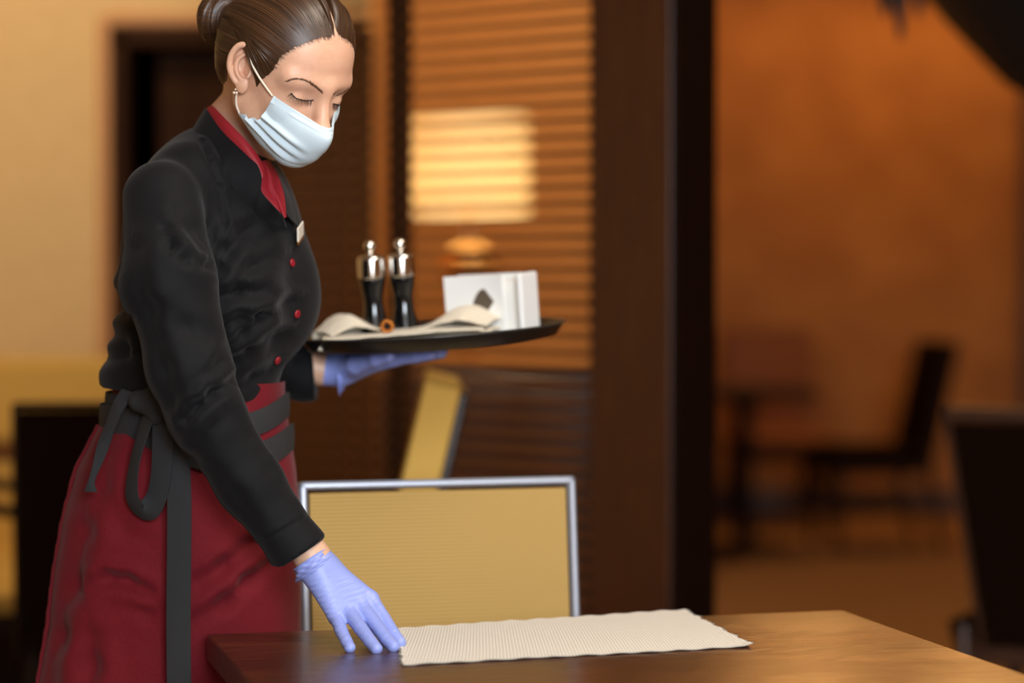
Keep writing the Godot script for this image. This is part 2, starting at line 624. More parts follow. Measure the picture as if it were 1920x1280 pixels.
func setting() -> void:
	var cream := varied(rgb(214, 180, 124), rgb(222, 188, 132), 0.02, Vector3.ONE * 1.3, 0.85, 51, 0.05)
	var tan_ := varied(rgb(132, 84, 40), rgb(156, 106, 54), 0.008, Vector3.ONE * 0.55, 0.85, 52, 0.05, 3)
	var amber := varied(rgb(196, 136, 72), rgb(206, 146, 80), 0.02, Vector3.ONE * 1.0, 0.8, 53, 0.05)
	var carpet := varied(rgb(104, 70, 28), rgb(124, 84, 36), 0.03, Vector3.ONE * 1.6, 0.95, 54, 0.4)
	var white := mat(rgb(205, 190, 165), 0.9)
	wall("floor", Vector3(0.25, -0.1, -5.9), Vector3(9.2, 0.2, 14.9), carpet)
	wall("ceiling", Vector3(0.25, 3.2, -5.9), Vector3(9.2, 0.2, 14.9), white)
	wall("wall_left", Vector3(-4.2, 1.55, -5.9), Vector3(0.2, 3.1, 14.9), cream)
	wall("wall_right", Vector3(4.7, 1.55, -5.9), Vector3(0.2, 3.1, 14.9), tan_)
	wall("wall_far", Vector3(2.2, 1.55, -13.1), Vector3(5.0, 3.1, 0.2), tan_)
	# the wall behind the camera, round its window
	wall("wall_front", Vector3(-2.375, 1.55, 1.35), Vector3(3.65, 3.1, 0.2), cream)
	wall("wall_front", Vector3(3.125, 1.55, 1.35), Vector3(3.15, 3.1, 0.2), cream)
	wall("wall_front", Vector3(0.5, 0.58, 1.35), Vector3(2.1, 1.16, 0.2), cream)
	wall("wall_front", Vector3(0.5, 2.92, 1.35), Vector3(2.1, 0.36, 0.2), cream)
	wall("wall_back", Vector3(-2.71, 1.55, -7.6), Vector3(3.0, 3.1, 0.2), cream)
	wall("wall_back", Vector3(-0.83, 2.57, -7.6), Vector3(0.76, 1.06, 0.2), cream)
	wall("wall_side", Vector3(-0.55, 1.55, -8.65), Vector3(0.12, 3.1, 1.9), amber)
	wall("wall_lamp", Vector3(0.0, 1.55, -9.7), Vector3(1.24, 3.1, 0.2), amber)
	wall("wall_recess", Vector3(0.56, 1.55, -11.4), Vector3(0.12, 3.1, 3.2), tan_)
	wall("baseboard_far", Vector3(2.2, 0.06, -12.985), Vector3(5.0, 0.12, 0.03), mat(rgb(48, 26, 12), 0.5))
	wall("trim_1", Vector3(2.76, 1.55, -12.97), Vector3(0.07, 3.1, 0.06), mat(rgb(58, 30, 12), 0.5))

	# the dark door behind her
	var wood := wood_mat(rgb(40, 21, 8), rgb(56, 31, 12), 61, 0.75)
	wood.metallic_specular = 0.25
	var d := thing("door_1", Vector3(-0.83, 0, -7.5))
	d.set_meta("kind", "structure")
	var m := Mesher.new()
	for s in [-1.0, 1.0]: m.box(Transform3D(Basis.IDENTITY, Vector3(0.375 * s, 1.01, 0.0)), Vector3(0.05, 2.02, 0.16))
	m.box(Transform3D(Basis.IDENTITY, Vector3(0, 2.01, 0.0)), Vector3(0.80, 0.06, 0.16))
	part("door_frame", m, wood, d)
	m = Mesher.new()
	m.box(Transform3D(Basis.IDENTITY, Vector3(0.03, 0.985, -0.06)), Vector3(0.60, 1.97, 0.045))
	part("door_leaf", m, wood, d)
	for q in [[0.03, 1.45, 0.40, 0.85], [0.03, 0.5, 0.40, 0.70]]:
		m = Mesher.new()
		m.box(Transform3D(Basis.IDENTITY, Vector3(q[0], q[1], -0.035)), Vector3(q[2], q[3], 0.02), 0.012)
		part("door_panel", m, wood, d)
	m = Mesher.new()
	m.box(Transform3D(Basis.IDENTITY, Vector3(-0.425, 1.02, 0.01)), Vector3(0.045, 2.10, 0.05), 0.01)
	m.box(Transform3D(Basis.IDENTITY, Vector3(-0.03, 2.065, 0.01)), Vector3(0.80, 0.04, 0.05), 0.01)
	tag(part("door_architrave", m, mat(rgb(196, 142, 92), 0.6), d), "pale wooden architrave")
	m = Mesher.new()
	m.tube([Vector3(0.28, 1.0, -0.03), Vector3(0.28, 1.0, 0.02), Vector3(0.17, 1.0, 0.03)], 0.009, 10)
	part("door_handle", m, mat(rgb(150, 130, 100), 0.3, 1.0), d)

	# the pillar, turned to the screen
	var pil := wood_mat(rgb(58, 28, 12), rgb(74, 38, 18), 62, 0.34)
	var turn := -38.0
	var pc := Vector3(0.3515, 0, -5.35)
	var b := Basis.from_euler(Vector3(0, deg_to_rad(turn), 0))
	var pw := 0.225; var pd := 0.165
	var p := thing("pillar", pc + b * Vector3(-pw / 2.0, 0, -pd / 2.0), deg_to_rad(turn))
	tag(p, "square pillar clad in dark reddish brown wood beside the slatted screen", "pillar")
	m = Mesher.new()
	m.box(Transform3D(Basis.IDENTITY, Vector3(0, 1.55, 0)), Vector3(pw, 3.1, pd), 0.004)
	part("pillar_cladding", m, pil, p)
	m = Mesher.new()
	m.box(Transform3D(Basis.IDENTITY, Vector3(0, 0.05, 0)), Vector3(pw + 0.02, 0.1, pd + 0.02), 0.004)
	part("pillar_plinth", m, wood, p)
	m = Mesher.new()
	m.box(Transform3D(Basis.IDENTITY, Vector3(pw / 2.0 + 0.006, 1.60, 0.0)), Vector3(0.012, 3.0, pd + 0.002), 0.0015)  # thin near-black board: the shade of this face put into its colour
	tag(part("painted_shade_panel", m, black_brown(), p), "nearly black panel painting in the shade on the pillar side")

	# the slatted screen: two bays of slats between posts
	var sw := wood_mat(rgb(98, 53, 18), rgb(120, 68, 26), 63, 0.5)
	var e := b * Vector3(-1, 0, 0)
	var right := pc + b * Vector3(-pw - 0.003, 0, -pd / 2.0)
	var sc := thing("slatted_screen", right, deg_to_rad(turn))
	tag(sc, "tall brown wooden screen of horizontal slats, the lamp glowing through it", "screen")
	var slat := Mesher.new()
	slat.box(Transform3D(Basis.IDENTITY, Vector3.ZERO), Vector3(1, 0.007, 0.030), 0.0012)
	for bay in [[-0.61, -0.0], [-1.05, -0.65]]:
		var x0: float = bay[0]; var x1: float = bay[1]
		var sm := Mesher.new()
		sm.box(Transform3D(Basis.IDENTITY, Vector3.ZERO), Vector3(x1 - x0, 0.007, 0.034), 0.0015)
		var mesh := sm.mesh()
		for k in 62:
			shared("slat", mesh, sw, sc, turned(Vector3((x0 + x1) / 2.0, 0.06 + k * 0.0385, 0), 0, 24.0, 0))
	for x in [-0.63, -1.07]:
		m = Mesher.new()
		m.box(Transform3D(Basis.IDENTITY, Vector3(x, 1.24, 0)), Vector3(0.04, 2.48, 0.05), 0.003)
		part("post", m, wood, sc)
	m = Mesher.new()
	m.box(Transform3D(Basis.IDENTITY, Vector3(-0.54, 2.47, 0)), Vector3(1.09, 0.05, 0.05), 0.003)
	part("top_rail", m, wood, sc)
	m = Mesher.new()
	m.box(Transform3D(Basis.IDENTITY, Vector3(-0.54, 0.02, 0)), Vector3(1.09, 0.04, 0.05), 0.003)
	part("bottom_rail", m, wood, sc)

func wood_mat(c1: Color, c2: Color, seed_: int, rough := 0.4) -> StandardMaterial3D:
	var m := mat(Color.WHITE, rough)
	m.albedo_texture = noise_tex(0.02, seed_, [c1, c2, c1.lerp(c2, 0.3), c2], 256, 256, 4)
	m.uv1_triplanar = true
	m.uv1_scale = Vector3(5.0, 0.6, 5.0)
	return m

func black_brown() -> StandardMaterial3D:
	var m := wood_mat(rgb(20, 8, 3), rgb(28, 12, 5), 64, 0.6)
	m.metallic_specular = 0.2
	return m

# ---------------------------------------------------------------- the waitress
const HEAD_AT := Vector3(-0.3469, 1.5643, -3.6000)
const HEAD_SIZE := 1.10

func head_frame() -> Transform3D:
	# +x her right ear, +y crown, +z out of the face
	var a := deg_to_rad(45.0); var p := deg_to_rad(27.0)
	var f := Vector3(cos(a) * cos(p), -sin(p), sin(a) * cos(p))
	var r := Vector3(-sin(a), 0.0, cos(a))
	var u := f.cross(r) * -1.0
	if u.y < 0.0: u = -u
	return Transform3D(Basis(r * HEAD_SIZE, u * HEAD_SIZE, f * HEAD_SIZE), HEAD_AT)

func head_field() -> Field:
	var h := Field.new()
	h.frame = head_frame()
	h.unit = HEAD_SIZE
	h.ell(Vector3(0, 0.040, -0.012), Vector3(0.074, 0.092, 0.095), 0.03)
	h.ell(Vector3(0, 0.055, 0.028), Vector3(0.067, 0.074, 0.066), 0.03)
	h.ell(Vector3(0, -0.018, 0.036), Vector3(0.049, 0.066, 0.054), 0.03)
	for s in [-1.0, 1.0]:
		h.cap(Vector3(0.052 * s, -0.028, 0.008), Vector3(0.013 * s, -0.064, 0.070), 0.014, 0.013, 0.03)
		h.ell(Vector3(0.031 * s, -0.012, 0.064), Vector3(0.020, 0.018, 0.018), 0.02)
		h.cap(Vector3(0.006 * s, 0.034, 0.090), Vector3(0.046 * s, 0.036, 0.072), 0.009, 0.009, 0.018)
	h.ell(Vector3(0, -0.067, 0.075), Vector3(0.018, 0.015, 0.016), 0.02)
	for s in [-1.0, 1.0]:      # eye sockets
		h.ell(Vector3(0.029 * s, 0.015, 0.104), Vector3(0.019, 0.014, 0.016), 0.014, Basis.IDENTITY, true)
	h.cap(Vector3(0, 0.030, 0.090), Vector3(0, -0.016, 0.109), 0.0065, 0.0105, 0.014)
	h.ell(Vector3(0, -0.020, 0.110), Vector3(0.010, 0.009, 0.010), 0.010)
	for s in [-1.0, 1.0]:
		h.ell(Vector3(0.012 * s, -0.023, 0.099), Vector3(0.008, 0.007, 0.010), 0.008)
		h.ell(Vector3(0.031 * s, 0.013, 0.0755), Vector3(0.0145, 0.0125, 0.0130), 0.004)   # lids lowered over the eye
	h.cap(Vector3(-0.016, -0.044, 0.096), Vector3(0.016, -0.044, 0.096), 0.006, 0.006, 0.01)
	h.cap(Vector3(-0.014, -0.053, 0.094), Vector3(0.014, -0.053, 0.094), 0.007, 0.007, 0.01)
	return h

func body_field() -> Field:
	var b := head_field()
	b.frame = Transform3D.IDENTITY
	b.unit = 1.0
	# neck, then the body under the clothes
	b.cap(Vector3(-0.3716, 1.5562, -3.6400), Vector3(-0.4176, 1.4912, -3.7050), 0.053, 0.054, 0.03)
	b.cap(Vector3(-0.4176, 1.4912, -3.7050), Vector3(-0.4302, 1.4233, -3.7200), 0.054, 0.06, 0.03)
	b.cap(Vector3(-0.4838, 1.3831, -3.6000), Vector3(-0.4228, 1.3972, -3.8000), 0.036, 0.036, 0.03)
	b.ell(Vector3(-0.4592, 1.3169, -3.7200), Vector3(0.075, 0.17, 0.10), 0.03)
	b.ell(Vector3(-0.4859, 1.1112, -3.7300), Vector3(0.085, 0.15, 0.085), 0.03)
	b.ell(Vector3(-0.5091, 0.9366, -3.7450), Vector3(0.10, 0.14, 0.11), 0.03)
	# right arm to the wrist, left arm to the wrist
	b.chain([Vector3(-0.4931, 1.3694, -3.5300), Vector3(-0.4425, 1.0877, -3.4850), Vector3(-0.2883, 0.8716, -3.4850), Vector3(-0.2772, 0.8513, -3.4800)], [0.036, 0.034, 0.025, 0.0255], 0.01)
	b.chain([Vector3(-0.4103, 1.4111, -3.8400), Vector3(-0.4250, 1.1630, -3.9300), Vector3(-0.3143, 1.1247, -3.9550), Vector3(-0.2706, 1.1255, -3.9550)], [0.042, 0.034, 0.024, 0.025], 0.01)
	# legs and feet, below the frame
	for s in [-1.0, 1.0]:
		var hip := Vector3(-0.49 + 0.02 * s, 0.86, -3.745 + 0.07 * s)
		var knee := Vector3(-0.485 + 0.03 * s, 0.47, -3.745 + 0.07 * s)
		var heel := Vector3(-0.52 + 0.04 * s, 0.085, -3.745 + 0.07 * s)
		b.chain([hip, knee, heel], [0.07, 0.052, 0.036], 0.02)
		b.cap(heel + Vector3(0, -0.05, 0), heel + Vector3(0.15, -0.06, 0.05), 0.032, 0.026, 0.02)
	return b

func ear_mesh(m: Mesher) -> void:
	# the ear that shows: rim, inner fold, bowl and lobe, in head axes
	for s in [-1.0, 1.0]:
		var e := Field.new()
		e.frame = head_frame() * Transform3D(Basis.from_euler(Vector3(-0.06, -0.50 * s, 0.12 * s)).scaled(Vector3.ONE * 0.92), Vector3(0.0715 * s, 0.021, 0.012))
		e.unit = HEAD_SIZE * 0.92
		e.ell(Vector3(0.003 * s, 0.006, -0.006), Vector3(0.0050, 0.029, 0.018), 0.005)
		e.ell(Vector3(0.0045 * s, -0.024, 0.003), Vector3(0.0050, 0.0115, 0.0092), 0.008)
		e.ell(Vector3(0.0145 * s, 0.006, -0.005), Vector3(0.0115, 0.025, 0.0145), 0.003, Basis.IDENTITY, true)
		var rim := spline([Vector3(0.004 * s, 0.000, 0.009), Vector3(0.0070 * s, 0.016, 0.0105), Vector3(0.0095 * s, 0.030, 0.005), Vector3(0.0115 * s, 0.0345, -0.006), Vector3(0.0125 * s, 0.029, -0.017), Vector3(0.0125 * s, 0.014, -0.023), Vector3(0.0115 * s, -0.002, -0.0215), Vector3(0.0090 * s, -0.014, -0.015), Vector3(0.0065 * s, -0.022, -0.007)], 3)
		var rr := []
		for k in rim.size(): rr.append(0.0030 + 0.0010 * sin(PI * k / (rim.size() - 1.0)))
		e.chain(rim, rr, 0.003)
		e.chain(spline([Vector3(0.0080 * s, 0.022, -0.004), Vector3(0.0095 * s, 0.012, -0.012), Vector3(0.0095 * s, 0.000, -0.0125), Vector3(0.0085 * s, -0.010, -0.007), Vector3(0.0065 * s, -0.015, -0.001)], 3), [0.0018, 0.0022, 0.0026, 0.0028, 0.0028, 0.0028, 0.0028, 0.0028, 0.0026, 0.0026, 0.0026, 0.0024, 0.0022], 0.003)
		e.cap(Vector3(0.006 * s, 0.000, 0.010), Vector3(0.0075 * s, -0.008, 0.0085), 0.003, 0.0032, 0.003)
		e.ell(Vector3(0.008 * s, -0.002, 0.001), Vector3(0.011, 0.0100, 0.0070), 0.002, Basis.IDENTITY, true)
		var c := e.frame.origin
		e.nets(c - Vector3(0.06, 0.06, 0.06), c + Vector3(0.06, 0.06, 0.06), 0.0013 if s > 0 else 0.002, m)

# hair: combed from the parting, the hairline and the nape back into the bun, in head axes
func hair_cap(side: float, m: Mesher, hf: Field) -> void:
	var fr := head_frame()
	var edge := [Vector3(0.0, 0.128, -0.045), Vector3(0.0, 0.130, 0.0), Vector3(0.0, 0.128, 0.045), Vector3(0.001, 0.117, 0.077), Vector3(0.010, 0.108, 0.086), Vector3(0.030, 0.098, 0.080), Vector3(0.048, 0.078, 0.066), Vector3(0.058, 0.060, 0.056), Vector3(0.062, 0.038, 0.052), Vector3(0.068, 0.020, 0.044), Vector3(0.070, 0.006, 0.038), Vector3(0.071, 0.028, 0.033), Vector3(0.072, 0.056, 0.022), Vector3(0.073, 0.060, -0.004), Vector3(0.072, 0.022, -0.022), Vector3(0.060, -0.030, -0.044), Vector3(0.036, -0.060, -0.060), Vector3(0.0, -0.070, -0.066)]
	var bun := Vector3(0.0, 0.034, -0.118)
	var use := hf.all()
	var cols := 57
	var n := 480
	var rows := []
	var groove := FastNoiseLite.new()
	groove.frequency = 0.16
	groove.seed = 5
	var c := Vector3(0, 0.035, -0.01)
	var over := Vector3(0.110 * side, 0.075, 0.030)      # hair before the ear rises over it
	var way := func(i: float, t: float) -> Vector3:
		var e: Vector3 = along(edge, i / n)
		e.x += 0.0024 * (1.0 - smoothstep(0.12, 0.20, i / n))
		e.x *= side
		var d0 := e - c; var d1 := (bun + Vector3(0.012 * side * (1.0 - absf(i / n - 0.5)), 0.016 - 0.036 * i / n, 0.004) - c)
		var k := i / n * (edge.size() - 1)
		var s := smoothstep(6.0, 8.5, k) * (1.0 - smoothstep(12.2, 13.6, k))
		var a := d0.normalized(); var b := d1.normalized()
		var p := a.slerp(b, t)
		if s > 0.001:
			var o := over.normalized()
			p = p.slerp(a.slerp(o, t).slerp(o.slerp(b, t), t), s)
		return p.normalized()
	# the skull's radius along the paths, on a coarse lattice
	var lat := []
	for i in n / 8 + 1:
		var row := PackedFloat32Array()
		for j in 15:
			var dir: Vector3 = way.call(i * 8.0, j / 14.0)
			var r := 0.09
			for k in 8:
				var q := hf.at(fr * (c + dir * r), use)
				r -= q * 0.85
				if absf(q) < 0.0002: break
			row.append(r)
		lat.append(row)
	for i in n + 1:
		var row := []
		var g := groove.get_noise_2d(i * 0.55, 0.0) * 0.0011 + groove.get_noise_2d(i * 1.5, 50.0) * 0.0008 + groove.get_noise_2d(i * 4.0, 90.0) * 0.0004
		var stray := groove.get_noise_2d(i * 1.0, 200.0) * 0.02 * smoothstep(n * 0.2, n * 0.3, i)
		for j in cols:
			var t := lerpf(stray * 0.6, 1.0, float(j) / (cols - 1))
			var dir: Vector3 = way.call(float(i), t)
			var u := clampf(t, 0.0, 1.0) * 14.0; var ju := mini(int(u), 13)
			var vi := mini(i / 8, n / 8 - 1); var fv := i / 8.0 - vi
			var r := lerpf(lerpf(lat[vi][ju], lat[vi][ju + 1], u - ju), lerpf(lat[vi + 1][ju], lat[vi + 1][ju + 1], u - ju), fv)
			var lift := 0.0012 + 0.0080 * smoothstep(0.0, 0.26, t) * (1.0 - 0.25 * t)
			if i < n * 0.22: lift += 0.0035 * smoothstep(0.0, 0.12, t)
			row.append(fr * (c + dir * (r + lift + g * smoothstep(0.02, 0.2, t))))
		rows.append(row)
	m.grid(rows, false, fr * Vector3(0, 0.03, -0.01), Vector2(1.0, 3.0))

func hairline_strands(m: Mesher, hf: Field) -> void:
	# single fine hairs that carry the hair out over the forehead and the temple
	var fr := head_frame()
	var edge := [Vector3(0.004, 0.112, 0.083), Vector3(0.014, 0.106, 0.086), Vector3(0.030, 0.098, 0.080), Vector3(0.048, 0.078, 0.066), Vector3(0.058, 0.060, 0.056), Vector3(0.062, 0.040, 0.052)]
	var rn := RandomNumberGenerator.new()
	rn.seed = 77
	var use := hf.all()
	var c := Vector3(0, 0.035, -0.01)
	var bun := Vector3(0.006, 0.030, -0.118)
	for k in 420:
		var side := -1.0 if k % 4 == 0 else 1.0
		var e: Vector3 = along(edge, rn.randf())
		e += Vector3(rn.randf_range(-1, 1), rn.randf_range(-1, 1), rn.randf_range(-1, 1)) * 0.0025
		var b := bun + Vector3(0, rn.randf_range(-0.012, 0.022), 0)
		e.x *= side; b.x *= side
		var d0 := (e - c).normalized(); var d1 := (b - c).normalized()
		var t0 := -rn.randf_range(0.002, 0.018); var t1 := rn.randf_range(0.06, 0.14)
		var pts := []; var rad := []
		for j in 9:
			var t := lerpf(t0, t1, j / 8.0)
			var dir := d0.slerp(d1, t).normalized() if t >= 0.0 else (d0 + (d0 - d0.slerp(d1, -t))).normalized()
			var r := 0.09
			for q in 6: r -= hf.at(fr * (c + dir * r), use) * 0.9
			pts.append(fr * (c + dir * (r + 0.0006 + 0.0092 * smoothstep(0.0, 0.26, t))))
			rad.append(lerpf(0.00010, 0.00024, smoothstep(0.0, 3.0, j) * (1.0 - smoothstep(6.0, 8.0, j))))
		m.tube(pts, rad, 4, false)

func hair_bun(m: Mesher) -> void:
	# two twisted lobes of one coil behind the crown
	var fr := head_frame()
	var c := Vector3(-0.002, 0.036, -0.140)
	var pts := []; var rad := []
	for k in 86:
		var t := k / 85.0
		var a := t * TAU * 1.72 + 0.5
		var R := 0.0225 - 0.011 * t
		pts.append(fr * (c + Vector3(sin(a) * R * 1.15, cos(a) * R * 1.25, -0.012 + 0.016 * t - 0.004 * sin(a * 2.0))))
		rad.append(0.0215 * smoothstep(-0.10, 0.12, t) * (1.0 - 0.30 * smoothstep(0.75, 1.0, t)) + 0.0005)
	var rows := []
	var side := Vector3.ZERO
	for k in pts.size():
		var d: Vector3 = (pts[mini(k + 1, 85)] - pts[maxi(k - 1, 0)]).normalized()
		if side == Vector3.ZERO: side = d.cross(fr.basis.z).normalized()
		side = (side - d * d.dot(side)).normalized()
		var up := side.cross(d)
		var ring := []
		for q in 72:
			var a := TAU * q / 72
			var tw := a + k * 0.055
			var r: float = rad[k] * (1.0 + 0.030 * sin(tw * 13.0) + 0.022 * sin(tw * 29.0 + 1.0) + 0.05 * sin(tw * 3.0))
			ring.append(pts[k] + (side * cos(a) + up * sin(a)) * r)
		rows.append(ring)
	m.grid(rows, true, null, Vector2(1, 2))
	if true:
		var core := Field.new()
		core.frame = fr
		core.ell(c + Vector3(0, 0, 0.020), Vector3(0.030, 0.034, 0.026), 0.01)
		core.nets(fr * c - Vector3(0.06, 0.06, 0.06), fr * c + Vector3(0.06, 0.06, 0.06), 0.004, m)

# ---------------------------------------------------------------- clothes
# a fold is a run of points in x, y with a half width, a depth (negative digs in) and the side of the body it lies on
class Folds:
	var a := PackedVector2Array()
	var b := PackedVector2Array()
	var w := PackedFloat32Array()
	var d := PackedFloat32Array()
	var z0 := PackedFloat32Array()
	var z1 := PackedFloat32Array()
	var noise := FastNoiseLite.new()
	var rough := 0.0015

	func add(pts: Array, width: float, depth: float, za := -9.0, zb := 9.0) -> void:
		for i in pts.size() - 1:
			a.append(pts[i]); b.append(pts[i + 1]); w.append(width); d.append(depth); z0.append(za); z1.append(zb)

	func lift(p: Vector3, nn: Vector3) -> float:
		var s := noise.get_noise_3dv(p * 1000.0) * rough
		if nn.z < -0.25: return s
		var q := Vector2(p.x, p.y)
		var last_a := Vector2(99, 99)
		for i in a.size():
			if p.z < z0[i] or p.z > z1[i]: continue
			var ab := b[i] - a[i]
			var t := clampf((q - a[i]).dot(ab) / ab.length_squared(), 0.0, 1.0)
			var e := (q - a[i] - ab * t)
			var x := e.length() / w[i]
			if x > 3.0: continue
			var side := signf(ab.cross(e))
			# a valley with a raised lip on one side
			var prof := exp(-x * x) - 0.55 * exp(-(x - 1.5) * (x - 1.5)) * (1.0 if side > 0.0 else 0.25)
			var fade := 1.0
			s += d[i] * prof * fade * smoothstep(-0.25, 0.25, nn.z)
		return s

func blouse_field() -> Field:
	var f := Field.new()
	var fwd := Basis.from_euler(Vector3(0, deg_to_rad(-22.0), 0))      # x axis points where the chest points
	f.ell(Vector3(-0.4567, 1.3289, -3.7000), Vector3(0.128, 0.17, 0.165), 0.06, fwd)
	f.ell(Vector3(-0.4853, 1.1694, -3.7150), Vector3(0.120, 0.16, 0.135), 0.07, fwd)
	f.ell(Vector3(-0.4961, 1.0953, -3.7200), Vector3(0.118, 0.12, 0.140), 0.05, fwd)
	var ch := Vector3(-0.4568, 1.2922, -3.7000)
	f.ell(ch + fwd * Vector3(0.076, -0.050, 0.070), Vector3(0.062, 0.080, 0.066), 0.06, fwd)
	f.ell(ch + fwd * Vector3(0.076, -0.050, -0.070), Vector3(0.062, 0.080, 0.066), 0.06, fwd)
	f.cap(Vector3(-0.4808, 1.4223, -3.5900), Vector3(-0.4168, 1.4264, -3.8000), 0.052, 0.048, 0.045)
	f.cap(Vector3(-0.4535, 1.4352, -3.7100), Vector3(-0.4566, 1.3737, -3.7000), 0.060, 0.10, 0.05)
	# back of the blouse, bagging over the waist
	f.cap(Vector3(-0.5720, 1.1265, -3.6600), Vector3(-0.5856, 1.1148, -3.8000), 0.036, 0.036, 0.05)
	# right sleeve
	f.chain([Vector3(-0.5095, 1.3895, -3.5250), Vector3(-0.4919, 1.2762, -3.4750), Vector3(-0.4627, 1.1462, -3.4650), Vector3(-0.4407, 1.0808, -3.4700)], [0.057, 0.064, 0.058, 0.053], 0.022)
	f.chain([Vector3(-0.4407, 1.0808, -3.4700), Vector3(-0.3790, 0.9797, -3.4850), Vector3(-0.3068, 0.8785, -3.4850), Vector3(-0.2853, 0.8484, -3.4850)], [0.053, 0.046, 0.0395, 0.0385], 0.02)
	# left sleeve, held forward under the tray
	f.chain([Vector3(-0.4177, 1.4065, -3.8300), Vector3(-0.4391, 1.1714, -3.9400), Vector3(-0.3405, 1.1133, -3.9550), Vector3(-0.2794, 1.1133, -3.9550)], [0.058, 0.056, 0.038, 0.036], 0.02)
	return f

func blouse_cuts(f: Field) -> void:
	f.plane(Vector3(-0.3061, 0.8762, -3.4850), (Vector3(-0.2853, 0.8453, -3.4850) - Vector3(-0.3061, 0.8762, -3.4850)), Vector3(-0.2853, 0.8453, -3.4850), 0.12, 0.002)
	f.plane(Vector3(-0.3213, 1.1133, -3.9550), Vector3(1, 0.05, 0), Vector3(-0.2794, 1.1133, -3.9550), 0.12, 0.002)
	f.plane(Vector3(-0.4928, 1.0969, -3.7200), Vector3(-0.10, -1, 0), Vector3(-0.4871, 1.0440, -3.7500), 0.226, 0.006)

func skirt_row(y: float) -> Array:
	# half width, centre x, half depth, centre z of the apron at height y
	var ys := [1.16, 1.085, 1.04, 0.98, 0.90, 0.82, 0.74, 0.66, 0.5, 0.32]
	var l := [-0.610, -0.620, -0.640, -0.672, -0.692, -0.706, -0.716, -0.730, -0.75, -0.77]
	var r := [-0.352, -0.352, -0.346, -0.336, -0.330, -0.328, -0.327, -0.326, -0.326, -0.326]
	var z := [0.125, 0.130, 0.138, 0.148, 0.155, 0.158, 0.160, 0.162, 0.17, 0.175]
	for i in ys.size() - 1:
		if y <= ys[i] and y >= ys[i + 1]:
			var t: float = (ys[i] - y) / (ys[i] - ys[i + 1])
			var L := lerpf(l[i], l[i + 1], t); var R := lerpf(r[i], r[i + 1], t)
			return [(R - L) / 2.0, (R + L) / 2.0, lerpf(z[i], z[i + 1], t), -3.74]
	return [0.13, -0.48, 0.125, -3.74]

func apron_mesh(m: Mesher, y0: float, y1: float, grow: float, folds: Folds, rows_n := 120, seg := 150) -> void:
	var rows := []
	for i in rows_n:
		var y := lerpf(y0, y1, float(i) / (rows_n - 1))
		var q := skirt_row(y)
		var ring := []
		for k in seg:
			var a := TAU * k / seg
			var c := cos(a); var s := sin(a)
			var ex := signf(c) * pow(absf(c), 0.9); var ez := signf(s) * pow(absf(s), 0.9)
			var drop := smoothstep(1.0, 0.5, y)
			var gather := (0.006 * sin(a * 9.0 + 1.0) + 0.004 * sin(a * 17.0 + y * 6.0)) * drop * (0.2 if s > 0.2 else 1.0)
			var p := Vector3(q[1] + ex * (q[0] + grow + gather * 0.3), y, q[3] + ez * (q[2] + grow + gather))
			ring.append(p)
		rows.append(ring)
	var from := m.v.size(); var i0 := m.ix.size()
	m.grid(rows, true, Vector3(-0.4943, 0.8806, -3.7250), Vector2(2, 2))
	if folds:
		for k in range(from, m.v.size()):
			m.v[k] += m.n[k] * folds.lift(m.v[k], m.n[k])
		m.close_smooth(from, i0)

# a ribbon of cloth along a path; «out» says which way its face looks, width may vary
func ribbon(m: Mesher, pts: Array, widths: Array, outs: Array, thick := 0.0016, steps := 10, across := 5) -> void:
	var p := spline(pts, steps)
	var rows := []
	for i in p.size():
		var t := float(i) / (p.size() - 1)
		var d: Vector3 = (p[mini(i + 1, p.size() - 1)] - p[maxi(i - 1, 0)]).normalized()
		var o: Vector3 = along(outs, t) if outs.size() > 1 else outs[0]
		o = (o - d * o.dot(d)).normalized()
		var s := d.cross(o)
		var w: float = along(widths, t) if widths.size() > 1 else widths[0]
		var row := []
		for k in across:
			var x := float(k) / (across - 1) - 0.5
			row.append(p[i] + s * w * x + o * (0.0015 * cos(x * PI)))
		rows.append(row)
	m.slab(rows, thick, Vector2(w_of(widths) * 12.0, p.size() * 0.1))

func w_of(w: Array) -> float:
	return w[0]

